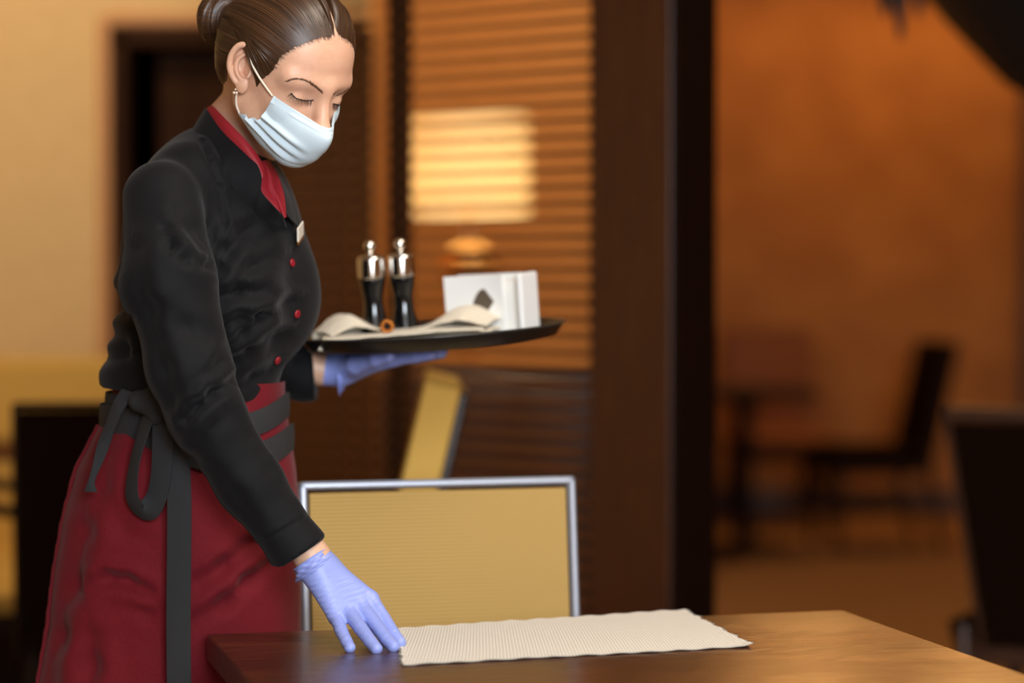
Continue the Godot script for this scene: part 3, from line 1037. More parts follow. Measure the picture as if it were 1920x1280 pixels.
# ---------------------------------------------------------------- hands in nitrile gloves
func right_hand_field() -> Field:
	var f := Field.new()
	var wr := Vector3(-0.2796, 0.8588, -3.4820)
	var pinky := Vector3(-0.2522, 0.7904, -3.4520); var ring := Vector3(-0.2350, 0.7972, -3.4580); var mid := Vector3(-0.2180, 0.8043, -3.4680); var index := Vector3(-0.2041, 0.8127, -3.4800)
	var k := 0.013
	f.cap(Vector3(-0.2892, 0.8738, -3.4860), wr, 0.0245, 0.0235, k)
	f.cap(wr + Vector3(-0.006, -0.006, 0.005), pinky, 0.0185, 0.0108, k)
	f.cap(wr + Vector3(-0.002, -0.004, 0.003), ring, 0.0195, 0.0112, k)
	f.cap(wr + Vector3(0.004, -0.003, 0.0), mid, 0.0195, 0.0114, k)
	f.cap(wr + Vector3(0.007, -0.001, -0.004), index, 0.0185, 0.0110, k)
	var kf := 0.006
	f.finger([pinky, Vector3(-0.2423, 0.7744, -3.4200), Vector3(-0.2333, 0.7625, -3.3980), Vector3(-0.2279, 0.7561, -3.3860)], [0.0095, 0.0085, 0.0079, 0.0074], kf)
	f.finger([ring, Vector3(-0.2150, 0.7789, -3.4200), Vector3(-0.1990, 0.7634, -3.3920), Vector3(-0.1900, 0.7558, -3.3780)], [0.0102, 0.0093, 0.0085, 0.0079], kf)
	f.finger([mid, Vector3(-0.1947, 0.7819, -3.4360), Vector3(-0.1773, 0.7648, -3.4080), Vector3(-0.1668, 0.7564, -3.3940)], [0.0104, 0.0096, 0.0088, 0.0082], kf)
	f.finger([index, Vector3(-0.1836, 0.7867, -3.4560), Vector3(-0.1687, 0.7688, -3.4320), Vector3(-0.1590, 0.7584, -3.4200)], [0.0100, 0.0093, 0.0086, 0.0080], kf)
	# thumb, under and beyond the palm
	f.chain([wr + Vector3(0.012, -0.006, -0.012), Vector3(-0.2262, 0.8053, -3.5000), Vector3(-0.2015, 0.7766, -3.5000), Vector3(-0.1840, 0.7560, -3.4920)], [0.0185, 0.0150, 0.0105, 0.0088], 0.010)
	return f

func left_hand_field() -> Field:
	var f := Field.new()
	var wr := Vector3(-0.2864, 1.1255, -3.9550)
	var k := 0.014
	f.cap(Vector3(-0.3038, 1.1238, -3.9550), wr, 0.025, 0.026, k)
	var tips := [[Vector3(-0.1939, 1.1430, -3.9050), Vector3(-0.1543, 1.1489, -3.8850), Vector3(-0.1299, 1.1519, -3.8720)], [Vector3(-0.1870, 1.1435, -3.9400), Vector3(-0.1433, 1.1498, -3.9350), Vector3(-0.1145, 1.1525, -3.9300)], [Vector3(-0.1904, 1.1441, -3.9750), Vector3(-0.1451, 1.1499, -3.9850), Vector3(-0.1145, 1.1532, -3.9900)], [Vector3(-0.2007, 1.1439, -4.0050), Vector3(-0.1601, 1.1493, -4.0300), Vector3(-0.1374, 1.1525, -4.0420)]]
	for t in tips:
		f.cap(wr.lerp(t[0], 0.08), t[0], 0.021, 0.0115, k)
		f.chain(t, [0.0108, 0.0095, 0.0080], 0.005)
	f.chain([wr, Vector3(-0.2517, 1.1344, -3.9050), Vector3(-0.2167, 1.1453, -3.8650), Vector3(-0.1953, 1.1501, -3.8480)], [0.02, 0.0145, 0.0105, 0.0090], 0.008)
	return f

func glove_cuff(m: Mesher, c0: Vector3, c1: Vector3, r0: float, r1: float, flare: float, seed_: int) -> void:
	# the rolled, crumpled beaded hem of a glove round the wrist, from c0 to c1
	var d := (c1 - c0).normalized()
	var s := d.cross(Vector3.UP).normalized(); var u := s.cross(d)
	var rn := RandomNumberGenerator.new()
	rn.seed = seed_
	var rows := []
	var n := 34
	for i in n:
		var t := float(i) / (n - 1)
		var ring := []
		for k in 96:
			var a := TAU * k / 96
			var r := lerpf(r0, r1, t)
			r += 0.0016 * exp(-pow((t - 0.05) / 0.05, 2.0)) + 0.0019 * exp(-pow((t - 0.74) / 0.05, 2.0)) - 0.0016 * smoothstep(0.86, 1.0, t)
			r += 0.0011 * sin(a * 5.0 + t * 7.0 + seed_) * sin(t * PI) + 0.0007 * sin(a * 11.0 - t * 13.0) * sin(t * PI)
			var low := maxf(0.0, -sin(a + 0.5))
			r += flare * pow(low, 3.0) * smoothstep(0.2, 0.85, t) * (1.0 + 0.3 * sin(t * 24.0)) * (1.0 - smoothstep(0.92, 1.0, t))
			ring.append(c0.lerp(c1, t + 0.05 * sin(a * 2.0 + seed_)) + (s * cos(a) * 1.0 + u * sin(a) * 0.92) * r)
		rows.append(ring)
	m.grid(rows, true, (c0 + c1) * 0.5, Vector2(2, 1))

# ---------------------------------------------------------------- the face mask, in head axes
func mask_point(i: float, j: float) -> Vector3:
	# i: 0 at her left edge to 1 at her right edge; j: 0 at the top hem to 1 under the chin
	var mid := [Vector3(0, -0.012, 0.1195), Vector3(0, -0.023, 0.1290), Vector3(0, -0.037, 0.1275), Vector3(0, -0.052, 0.1185), Vector3(0, -0.066, 0.1085), Vector3(0, -0.077, 0.0940), Vector3(0, -0.082, 0.074)]
	var half := [Vector3(0.029, -0.004, 0.0950), Vector3(0.030, -0.018, 0.1020), Vector3(0.031, -0.032, 0.1020), Vector3(0.031, -0.047, 0.0980), Vector3(0.030, -0.061, 0.0890), Vector3(0.029, -0.074, 0.0760), Vector3(0.026, -0.081, 0.058)]
	var edge := [Vector3(0.0575, 0.007, 0.0640), Vector3(0.0590, -0.008, 0.0620), Vector3(0.0590, -0.020, 0.0580), Vector3(0.0590, -0.032, 0.0530), Vector3(0.0610, -0.038, 0.0370), Vector3(0.0630, -0.039, 0.0250), Vector3(0.0620, -0.038, 0.0150)]
	var s := 1.0 if i > 0.5 else -1.0
	var t := absf(i - 0.5) * 2.0
	var a: Vector3 = along(mid, j); var b: Vector3 = along(half, j); var c: Vector3 = along(edge, j)
	var pts := [Vector3(-b.x, b.y, b.z), a, b, c]
	var q: Vector3
	if t < 0.5:
		var u := t * 2.0
		q = (pts[1] * 2.0 + (pts[2] - pts[0]) * u + (pts[0] * 2.0 - pts[1] * 5.0 + pts[2] * 4.0 - pts[3]) * u * u + (pts[1] * 3.0 - pts[0] - pts[2] * 3.0 + pts[3]) * u * u * u) * 0.5
	else:
		var u := t * 2.0 - 1.0
		var p3: Vector3 = c * 2.0 - b
		q = (b * 2.0 + (c - a) * u + (a * 2.0 - b * 5.0 + c * 4.0 - p3) * u * u + (b * 3.0 - a - c * 3.0 + p3) * u * u * u) * 0.5
	q.x *= s if s > 0.0 else -0.88
	return q

func mask_mesh(m: Mesher, skull: Field) -> void:
	var fr := head_frame()
	var use := skull.all()
	var rows := []
	var nr := 90; var nc := 120
	var base := []
	for r in nr:
		var row := []
		for c in nc: row.append(mask_point(float(c) / (nc - 1), float(r) / (nr - 1)))
		base.append(row)
	for r in nr:
		var j := float(r) / (nr - 1)
		var row := []
		for c in nc:
			var i := float(c) / (nc - 1)
			var p: Vector3 = base[r][c]
			var du: Vector3 = base[r][mini(c + 1, nc - 1)] - base[r][maxi(c - 1, 0)]
			var dv: Vector3 = base[mini(r + 1, nr - 1)][c] - base[maxi(r - 1, 0)][c]
			var nn := dv.cross(du).normalized()
			if nn.dot(p - Vector3(0, -0.03, 0.03)) < 0.0: nn = -nn
			var t := absf(i - 0.5) * 2.0
			var h := 0.0
			# pleats gather at the edges and open towards the middle
			for k in 3:
				var jc: float = [0.40, 0.56, 0.74][k] + 0.12 * (1.0 - t) * [0.9, 0.8, 0.5][k]
				var x: float = (j - jc) / (0.045 + 0.02 * (1.0 - t))
				h += 0.0054 * (exp(-x * x) - 0.9 * exp(-(x - 1.4) * (x - 1.4))) * smoothstep(0.12, 0.75, t)
			h += 0.0009 * exp(-pow((j - 0.105) / 0.012, 2.0)) + 0.0008 * exp(-pow((j - 0.02) / 0.02, 2.0))
			h += 0.0016 * sin(j * 21.0 + t * 6.0) * smoothstep(0.7, 1.0, t)
			var w := fr * (p + nn * h)
			var gap := skull.at(w, use)
			if gap < 0.0022: w += skull.slope(w) * (0.0022 - gap)
			row.append(w)
		rows.append(row)
	m.slab(rows, 0.0009, Vector2(3, 3))

func dark_hairs(m: Mesher, f: Field, pts: Array, count: int, length: float, radius: float, lean: Vector2, droop: float, seed_: int, out := 0.0) -> void:
	var rn := RandomNumberGenerator.new()
	rn.seed = seed_
	for k in count:
		var t := (k + rn.randf() * 0.8) / count
		var p2: Vector2 = along(pts, t)
		p2 += Vector2(rn.randf_range(-1, 1), rn.randf_range(-1, 1)) * radius * 1.4
		var p := f.drape(p2)
		if p.z < -3.75: continue
		var nn := f.slope(p)
		var along_dir: Vector2 = (along(pts, minf(t + 0.05, 1.0)) - along(pts, maxf(t - 0.05, 0.0))).normalized()
		var d2: Vector2 = along_dir * lean.x + Vector2(-along_dir.y, along_dir.x) * lean.y
		var d := Vector3(d2.x, d2.y, 0)
		d = (d - nn * d.dot(nn)).normalized()
		var L := length * rn.randf_range(0.75, 1.15)
		m.tube([p + nn * 0.0002, p + d * L * 0.5 + nn * (0.0004 + out * 0.5), p + d * L + nn * (0.0002 + out) + Vector3(0, -droop, 0)], [radius, radius * 0.8, radius * 0.15], 4, false)

func make_person() -> void:
	var w := thing("person", Vector3(-0.50, 0.0, -3.72))
	tag(w, "waitress in face mask, black blouse and wine red apron, leaning over the dining table", "person")
	var skin := mat(rgb(225, 177, 148), 0.45)
	skin.subsurf_scatter_enabled = true
	skin.subsurf_scatter_strength = 0.12
	skin.heightmap_enabled = true
	skin.heightmap_scale = 0.012
	skin.uv1_triplanar = true
	skin.uv1_scale = Vector3.ONE * 22.0
	skin.heightmap_texture = noise_tex(0.05, 3, [], 256, 256, 4)
	skin.albedo_texture = noise_tex(0.006, 8, [Color(0.97, 0.92, 0.90), Color(1, 1, 1), Color(1.0, 0.97, 0.95)], 256, 256, 3)
	var hair := mat(Color.WHITE, 0.42)
	var hn := FastNoiseLite.new()
	hn.seed = 14; hn.frequency = 0.09; hn.fractal_octaves = 4
	hair.albedo_texture = image_tex(64, 1024, func(x, y):
		var f := clampf(0.5 + 0.9 * hn.get_noise_2d(x * 0.06, y * 1.6), 0.0, 1.0)
		return rgb(40, 24, 13).lerp(rgb(112, 72, 40), f * f))
	hair.metallic_specular = 0.55
	var black := varied(rgb(15, 15, 17), rgb(20, 20, 22), 0.05, Vector3.ONE * 14.0, 0.72, 21, 0.02)
	black.metallic_specular = 0.28
	black.rim_enabled = true; black.rim = 0.12; black.rim_tint = 0.6
	var wine := varied(rgb(98, 16, 25), rgb(113, 21, 31), 0.03, Vector3.ONE * 9.0, 0.8, 22, 0.03)
	wine.metallic_specular = 0.3
	wine.rim_enabled = true; wine.rim = 0.12; wine.rim_tint = 0.9
	var red := varied(rgb(150, 24, 38), rgb(166, 32, 44), 0.04, Vector3.ONE * 12.0, 0.6, 23, 0.01)
	var tape := varied(rgb(32, 32, 34), rgb(45, 45, 46), 0.08, Vector3.ONE * 16.0, 0.85, 24, 0.03)
	var nitrile := mat(rgb(146, 160, 226), 0.42)
	nitrile.heightmap_enabled = true
	nitrile.heightmap_scale = 0.02
	nitrile.uv1_triplanar = true
	nitrile.uv1_scale = Vector3(30, 30, 30)
	nitrile.heightmap_texture = noise_tex(0.03, 31, [], 256, 256, 4)
	nitrile.subsurf_scatter_enabled = true
	nitrile.subsurf_scatter_strength = 0.1
	var dark := mat(rgb(44, 28, 20), 0.6)
	var brow := mat(rgb(104, 70, 48), 0.6)

	# skin: one surface, finer at the head, the ears and the wrists
	var bf := body_field()
	var m := Mesher.new()
	var hc := HEAD_AT
	bf.nets(hc + Vector3(-0.17, -0.185, -0.17), hc + Vector3(0.15, 0.16, 0.16), 0.0030, m)
	bf.nets(Vector3(-0.3204, 0.8236, -3.6200), Vector3(-0.2527, 0.9176, -3.3800), 0.0032, m)
	bf.nets(Vector3(-0.3443, 1.0789, -4.0500), Vector3(-0.2641, 1.1650, -3.8600), 0.004, m)
	bf.nets(Vector3(-0.85, -0.01, -4.08), Vector3(-0.16, 1.46, -3.36), 0.012, m)
	ear_mesh(m)
	part("body", m, skin, w, false)

	# hair
	var hf := head_field()
	m = Mesher.new()
	hair_cap(1.0, m, hf)
	hair_cap(-1.0, m, hf)
	var hr := part("hair", m, hair, w, false)
	m = Mesher.new()
	hairline_strands(m, hf)
	tag(part("hairline_strands", m, hair, hr, false), "", "", "", "stuff")
	m = Mesher.new()
	hair_bun(m)
	tag(part("hair_bun", m, hair, w, false), "brown hair coiled into a bun")
	for q in [[[Vector2(-0.3223, 1.5579), Vector2(-0.3122, 1.5610), Vector2(-0.2990, 1.5595), Vector2(-0.2866, 1.5525), Vector2(-0.2750, 1.5432)], 120, Vector2(-0.86, 0.45), 4], [[Vector2(-0.2602, 1.5409), Vector2(-0.2508, 1.5455), Vector2(-0.2422, 1.5517)], 90, Vector2(0.9, 0.3), 6]]:
		m = Mesher.new()
		dark_hairs(m, hf, q[0], q[1], 0.0055, 0.00028, q[2], 0.0, q[3])
		if q[3] == 4: dark_hairs(m, hf, [Vector2(-0.2913, 1.5549), Vector2(-0.2827, 1.5494), Vector2(-0.2742, 1.5425)], 70, 0.0062, 0.00042, Vector2(-0.8, 0.7), 0.0, 5)
		part("eyebrow", m, brow, w, false).set_meta("kind", "stuff")
	for q in [[[Vector2(-0.3193, 1.5425), Vector2(-0.3123, 1.5355), Vector2(-0.3022, 1.5324), Vector2(-0.2905, 1.5332)], Vector2(-0.25, -0.9), 7], [[Vector2(-0.2626, 1.5308), Vector2(-0.2548, 1.5285), Vector2(-0.2470, 1.5285)], Vector2(0.35, -0.9), 9]]:
		m = Mesher.new()
		dark_hairs(m, hf, q[0], 38, 0.0062, 0.00026, q[1], 0.002, q[2], 0.004)
		dark_hairs(m, hf, q[0], 60, 0.0030, 0.0005, Vector2(1.0, 0.0), 0.0, q[2] + 1)
		part("eyelashes", m, dark, w, false).set_meta("kind", "stuff")

	# blouse
	var fo := Folds.new()
	fo.noise.frequency = 0.007
	fo.noise.fractal_octaves = 2
	fo.noise.seed = 4
	fo.rough = 0.0010
	fo.add([Vector2(-0.4596, 1.4777), Vector2(-0.4440, 1.4511), Vector2(-0.4285, 1.4090), Vector2(-0.4217, 1.3543), Vector2(-0.4313, 1.2902)], 0.004, -0.0035)
	fo.add([Vector2(-0.4313, 1.2878), Vector2(-0.4163, 1.3152), Vector2(-0.4006, 1.3402), Vector2(-0.3849, 1.3512)], 0.013, -0.005, -9.0, -3.50)
	fo.add([Vector2(-0.4337, 1.3024), Vector2(-0.4413, 1.3209), Vector2(-0.4551, 1.3455), Vector2(-0.4743, 1.3687)], 0.014, -0.004)
	fo.add([Vector2(-0.4921, 1.3455), Vector2(-0.4830, 1.3209), Vector2(-0.4614, 1.3024), Vector2(-0.4291, 1.2893)], 0.009, -0.005)
	fo.add([Vector2(-0.4264, 1.2476), Vector2(-0.4011, 1.2563), Vector2(-0.3711, 1.2555)], 0.0115, -0.0078, -9.0, -3.52)
	fo.add([Vector2(-0.4265, 1.2050), Vector2(-0.3989, 1.2145), Vector2(-0.3680, 1.2192)], 0.0115, -0.0078, -9.0, -3.52)
	fo.add([Vector2(-0.4243, 1.1718), Vector2(-0.3950, 1.1931), Vector2(-0.3649, 1.2176), Vector2(-0.3335, 1.2395)], 0.0103, -0.0070, -9.0, -3.52)
	fo.add([Vector2(-0.4228, 1.1386), Vector2(-0.3872, 1.1639), Vector2(-0.3495, 1.1903)], 0.0115, -0.0070, -9.0, -3.52)
	fo.add([Vector2(-0.4110, 1.1117), Vector2(-0.3841, 1.1275), Vector2(-0.3576, 1.1458)], 0.0115, -0.0052, -9.0, -3.52)
	fo.add([Vector2(-0.3979, 1.2761), Vector2(-0.3820, 1.2918), Vector2(-0.3567, 1.3060)], 0.0115, -0.0043, -9.0, -3.52)
	fo.add([Vector2(-0.3866, 1.3470), Vector2(-0.3740, 1.3273), Vector2(-0.3694, 1.3076)], 0.0138, -0.0035, -9.0, -3.52)
	# sleeve: long folds down the upper arm, the crease at the elbow, wrinkles below it
	fo.add([Vector2(-0.5339, 1.3144), Vector2(-0.5129, 1.2303), Vector2(-0.4902, 1.1460), Vector2(-0.4789, 1.1038)], 0.016, -0.0045, -3.60)
	fo.add([Vector2(-0.4886, 1.2306), Vector2(-0.4598, 1.2062), Vector2(-0.4294, 1.1940)], 0.016, -0.003, -3.60)
	fo.add([Vector2(-0.4619, 1.0757), Vector2(-0.4467, 1.0955), Vector2(-0.4223, 1.1137), Vector2(-0.3949, 1.1304)], 0.010, -0.008, -3.60)
	fo.add([Vector2(-0.4253, 1.1396), Vector2(-0.4146, 1.1548), Vector2(-0.4008, 1.1851)], 0.011, -0.0035, -3.60)
	fo.add([Vector2(-0.4561, 1.0179), Vector2(-0.4393, 1.0453), Vector2(-0.4240, 1.0635), Vector2(-0.4042, 1.0787)], 0.013, -0.003, -3.60)
	fo.add([Vector2(-0.4023, 1.0858), Vector2(-0.3735, 1.0476), Vector2(-0.3431, 1.0018), Vector2(-0.3203, 0.9674)], 0.010, -0.002, -3.60)
	fo.add([Vector2(-0.4270, 1.0018), Vector2(-0.3890, 0.9636), Vector2(-0.3677, 0.9216)], 0.014, -0.002, -3.60)
	fo.add([Vector2(-0.3643, 0.8975), Vector2(-0.3281, 0.9162), Vector2(-0.2930, 0.9351)], 0.0028, -0.0022, -3.60)
	# back of the blouse, blousing out over the waist
	fo.add([Vector2(-0.6162, 1.2392), Vector2(-0.5876, 1.2335)], 0.020, -0.016)
	fo.add([Vector2(-0.6164, 1.1902), Vector2(-0.5797, 1.1780)], 0.014, -0.009)
	fo.add([Vector2(-0.6206, 1.1551), Vector2(-0.5798, 1.1616)], 0.014, -0.010)
	var bl := blouse_field()
	blouse_cuts(bl)
	m = Mesher.new()
	bl.nets(Vector3(-0.70, 0.86, -4.06), Vector3(-0.23, 1.52, -3.36), 0.0048, m, 0.0, fo.lift)
	tag(part("blouse", m, black, w, false), "black long-sleeved blouse")

	# the collar: a black stand, the red edge inside it and the red front in the neckline
	var inner := spline([Vector3(-0.4682, 1.5336, -3.7060), Vector3(-0.4613, 1.5296, -3.6710), Vector3(-0.4382, 1.5018, -3.6260), Vector3(-0.4174, 1.4815, -3.6040), Vector3(-0.3963, 1.4634, -3.5920), Vector3(-0.3775, 1.4434, -3.5860), Vector3(-0.3702, 1.4228, -3.5840), Vector3(-0.3707, 1.4046, -3.5800), Vector3(-0.3565, 1.3857, -3.5800), Vector3(-0.3388, 1.3668, -3.5840)], 5)
	var outer := spline([Vector2(-0.4881, 1.4920), Vector2(-0.4770, 1.4838), Vector2(-0.4511, 1.4551), Vector2(-0.4305, 1.4321), Vector2(-0.4132, 1.4116), Vector2(-0.3991, 1.3912), Vector2(-0.3881, 1.3754), Vector2(-0.3787, 1.3628), Vector2(-0.3613, 1.3549), Vector2(-0.3385, 1.3510)], 5)
	var rows := []
	for k in inner.size():
		var o: Vector3 = bl.drape(outer[k]) + Vector3(0, 0, -0.0016)
		o.z = clampf(o.z, inner[k].z - 0.05, inner[k].z + 0.035)
		var row := []
		for c in 9:
			var t := c / 8.0
			row.append(inner[k].lerp(o, t) + Vector3(0, 0, 0.005 * sin(t * PI) + 0.002 * (1.0 - t)))
		rows.append(row)
	m = Mesher.new()
	m.slab(rows, 0.002)
	var far := spline([Vector3(-0.3716, 1.4536, -3.6680), Vector3(-0.3571, 1.4320, -3.6520), Vector3(-0.3488, 1.4139, -3.6400), Vector3(-0.3429, 1.3951, -3.6280), Vector3(-0.3391, 1.3699, -3.6120)], 6)
	var far2 := spline([Vector3(-0.3737, 1.4598, -3.7300), Vector3(-0.3563, 1.4344, -3.7100), Vector3(-0.3430, 1.4060, -3.6900), Vector3(-0.3336, 1.3796, -3.6750), Vector3(-0.3259, 1.3526, -3.6600)], 6)
	rows = []
	for k in far.size():
		var row := []
		for c in 5: row.append(far[k].lerp(far2[k], c / 4.0) + Vector3(0.002, 0, 0.003 * sin(c / 4.0 * PI)))
		rows.append(row)
	m.slab(rows, 0.002)
	tag(part("collar", m, black, w, false), "black neckline facing of the blouse")
	var red_in := spline([Vector3(-0.4568, 1.5366, -3.6800), Vector3(-0.4489, 1.5317, -3.6550), Vector3(-0.4287, 1.5134, -3.6200), Vector3(-0.4100, 1.4948, -3.6020), Vector3(-0.3915, 1.4753, -3.5920), Vector3(-0.3749, 1.4524, -3.5920), Vector3(-0.3671, 1.4358, -3.5920)], 6)
	var red_out := spline([Vector3(-0.4662, 1.5309, -3.6900), Vector3(-0.4587, 1.5266, -3.6630), Vector3(-0.4368, 1.4991, -3.6210), Vector3(-0.4169, 1.4789, -3.6000), Vector3(-0.3958, 1.4609, -3.5880), Vector3(-0.3773, 1.4410, -3.5840), Vector3(-0.3695, 1.4213, -3.5840)], 6)
	rows = []
	for k in red_in.size():
		var row := []
		for c in 5: row.append(red_in[k].lerp(red_out[k], c / 4.0) + Vector3(0, 0, 0.003 * sin(c / 4.0 * PI)))
		rows.append(row)
	m = Mesher.new()
	m.slab(rows, 0.002)
	var va := spline([Vector3(-0.3793, 1.4481, -3.6180), Vector3(-0.3739, 1.4271, -3.6120), Vector3(-0.3749, 1.4047, -3.6060), Vector3(-0.3599, 1.3840, -3.6060), Vector3(-0.3415, 1.3649, -3.6040)], 6)
	var vb := spline([Vector3(-0.3683, 1.4532, -3.6600), Vector3(-0.3543, 1.4318, -3.6480), Vector3(-0.3470, 1.4138, -3.6380), Vector3(-0.3411, 1.3950, -3.6260), Vector3(-0.3373, 1.3651, -3.6100)], 6)
	rows = []
	for k in va.size():
		var row := []
		for c in 13:
			var t := c / 12.0
			row.append(va[k].lerp(vb[k], t) + Vector3(0, 0, 0.004 * exp(-pow((t - 0.62) / 0.10, 2.0)) - 0.003 * exp(-pow((t - 0.42) / 0.12, 2.0)) + 0.004 * sin(t * PI)))
		rows.append(row)
	m.slab(rows, 0.002)
	tag(part("shirt_collar", m, red, w, false), "dark red collar inside the black neckline")

	# buttons
	for q in [Vector2(-0.3341, 1.2977), Vector2(-0.3277, 1.2212), Vector2(-0.3591, 1.1507)]:
		var p := bl.drape(q)
		var nn := bl.slope(p)
		if nn.z < 0.3: nn = Vector3(nn.x, nn.y, 0.5).normalized()
		var t := Transform3D(Basis(Quaternion(Vector3.UP, nn)), p + nn * 0.002)
		m = Mesher.new()
		m.lathe(t, [Vector2(0, -0.001), Vector2(0.0052, -0.001), Vector2(0.0062, 0.0004), Vector2(0.0062, 0.0018), Vector2(0.0050, 0.0030), Vector2(0.0038, 0.0024), Vector2(0, 0.0020)], 24)
		var btn := part("button", m, mat(rgb(150, 28, 40), 0.22), w, false)
		m = Mesher.new()
		for s in [-1.0, 1.0]:
			m.lathe(t * Transform3D(Basis.IDENTITY, Vector3(0.0012 * s, 0.0021, 0)), [Vector2(0, 0), Vector2(0.0007, 0), Vector2(0.0007, 0.0004), Vector2(0, 0.0005)], 8)
		part("thread_hole", m, mat(rgb(60, 10, 16), 0.7), btn, false)
	var bp := Vector3(-0.3207, 1.3454, -3.6650)
	var bt := Transform3D(Basis.from_euler(Vector3(0.05, deg_to_rad(84.0), deg_to_rad(18.0))), bp)
	m = Mesher.new()
	m.box(bt, Vector3(0.04, 0.022, 0.003), 0.001)
	var badge := part("name_badge", m, mat(rgb(235, 228, 215), 0.3), w, false)
	m = Mesher.new()
	m.box(bt * Transform3D(Basis.IDENTITY, Vector3(0, -0.013, 0)), Vector3(0.04, 0.006, 0.0034), 0.001)
	tag(part("badge_trim", m, mat(rgb(200, 150, 70), 0.3, 0.9), badge, false), "gold lower edge")

	# apron and its strings
	var af := Folds.new()
	af.noise.frequency = 0.006
	af.noise.fractal_octaves = 3
	af.rough = 0.0025
	af.add([Vector2(-0.6230, 0.8157), Vector2(-0.6014, 0.8285), Vector2(-0.5735, 0.8253), Vector2(-0.5378, 0.8077)], 0.012, -0.008)
	af.add([Vector2(-0.4684, 0.8237), Vector2(-0.4301, 0.8461), Vector2(-0.3918, 0.8764)], 0.013, -0.009)
	af.add([Vector2(-0.4782, 0.7622), Vector2(-0.4303, 0.7902), Vector2(-0.3967, 0.8221), Vector2(-0.3624, 0.8445)], 0.013, -0.009)
	af.add([Vector2(-0.6449, 0.8940), Vector2(-0.6612, 0.8141), Vector2(-0.6855, 0.7342), Vector2(-0.7003, 0.6621)], 0.022, -0.008)
	af.add([Vector2(-0.6004, 1.0535), Vector2(-0.6127, 0.9738), Vector2(-0.6369, 0.8940)], 0.016, -0.003)
	af.add([Vector2(-0.6128, 0.9499), Vector2(-0.5772, 0.9020), Vector2(-0.5494, 0.8860)], 0.018, -0.003)
	af.add([Vector2(-0.6297, 0.7342), Vector2(-0.6315, 0.6941), Vector2(-0.6381, 0.6541)], 0.02, -0.008)
	af.add([Vector2(-0.5658, 0.7822), Vector2(-0.5419, 0.7742), Vector2(-0.5259, 0.7822)], 0.012, -0.005)
	m = Mesher.new()
	apron_mesh(m, 1.115, 0.34, 0.0, af)
	var ap := part("apron", m, wine, w, false)
	tag(ap, "wine red wrap apron")
	# the stitched edge at her back
	m = Mesher.new()
	var hem := []
	for k in 60:
		var y := lerpf(1.05, 0.40, k / 59.0)
		var q := skirt_row(y)
		var a := PI * 0.93
		hem.append(Vector3(q[1] + cos(a) * (q[0] + 0.003), y, q[3] + sin(a) * (q[2] + 0.003)) + Vector3(0.0006 * sin(k * 2.1), 0, 0.004))
	m.tube(hem, 0.0035, 8)
	part("apron_hem", m, wine, ap, false)
	# strings wound twice round the waist, rising to the front
	for band in [[1.080, 1.052, 1.082, 0.037], [1.030, 1.002, 1.062, 0.041]]:      # height at the front, under the arm, at the knot; width
		m = Mesher.new()
		var pts := []; var outs := []
		for k in 73:
			var a := TAU * k / 72.0
			var off := absf(wrapf(a, -PI, PI))
			var y: float = lerpf(lerpf(band[0], band[1], smoothstep(0.0, 1.1, off)), band[2], smoothstep(1.1, 2.3, off))
			var q := skirt_row(y)
			var o := Vector3(cos(a), 0.0, sin(a))
			pts.append(Vector3(q[1] + signf(o.x) * pow(absf(o.x), 0.9) * (q[0] + 0.0045), y, q[3] + signf(o.z) * pow(absf(o.z), 0.9) * (q[2] + 0.0045)))
			outs.append(o)
		ribbon(m, pts, [band[3]], outs, 0.0018, 2, 5)
		part("apron_string", m, tape, ap, false)
	# the bow at her side: a knot, a short end, a loop and a long tail
	var kf := Field.new()
	kf.cap(Vector3(-0.5515, 1.0928, -3.5780), Vector3(-0.5050, 1.0842, -3.5620), 0.017, 0.021, 0.01)
	kf.cap(Vector3(-0.5282, 1.1011, -3.5700), Vector3(-0.5224, 1.0700, -3.5620), 0.016, 0.014, 0.01)
	m = Mesher.new()
	kf.nets(Vector3(-0.5853, 1.0516, -3.6300), Vector3(-0.4727, 1.1251, -3.5100), 0.003, m)
	part("bow_knot", m, tape, ap, false)
	m = Mesher.new()
	ribbon(m, [Vector3(-0.5675, 1.1108, -3.6000), Vector3(-0.5851, 1.0843, -3.5900), Vector3(-0.6003, 1.0449, -3.5850), Vector3(-0.6136, 1.0054, -3.5830), Vector3(-0.6235, 0.9755, -3.5800), Vector3(-0.6248, 0.9582, -3.5780)], [0.022, 0.026, 0.023, 0.014, 0.009, 0.021], [Vector3(-0.3, 0.2, 1), Vector3(-0.7, 0.1, 0.7), Vector3(0.2, 0, 1), Vector3(-0.3, 0, 1)], 0.0016, 10, 7)
	tag(part("bow_end", m, tape, ap, false), "short loose end of the apron strings")
	m = Mesher.new()
	ribbon(m, [Vector3(-0.5241, 1.1040, -3.5750), Vector3(-0.5418, 1.0557, -3.5650), Vector3(-0.5570, 1.0008, -3.5600), Vector3(-0.5603, 0.9535, -3.5600), Vector3(-0.5447, 0.9314, -3.5600), Vector3(-0.5267, 0.9460, -3.5560), Vector3(-0.5165, 0.9857, -3.5520), Vector3(-0.5132, 1.0408, -3.5520), Vector3(-0.5157, 1.0938, -3.5600)], [0.034], [Vector3(-0.75, 0, 0.65), Vector3(-0.8, 0.1, 0.5), Vector3(-0.5, -0.6, 0.75), Vector3(-0.35, 0.3, 0.9), Vector3(-0.2, 0, 1)], 0.0016, 10, 7)
	tag(part("bow_loop", m, tape, ap, false), "hanging loop of the bow")
	m = Mesher.new()
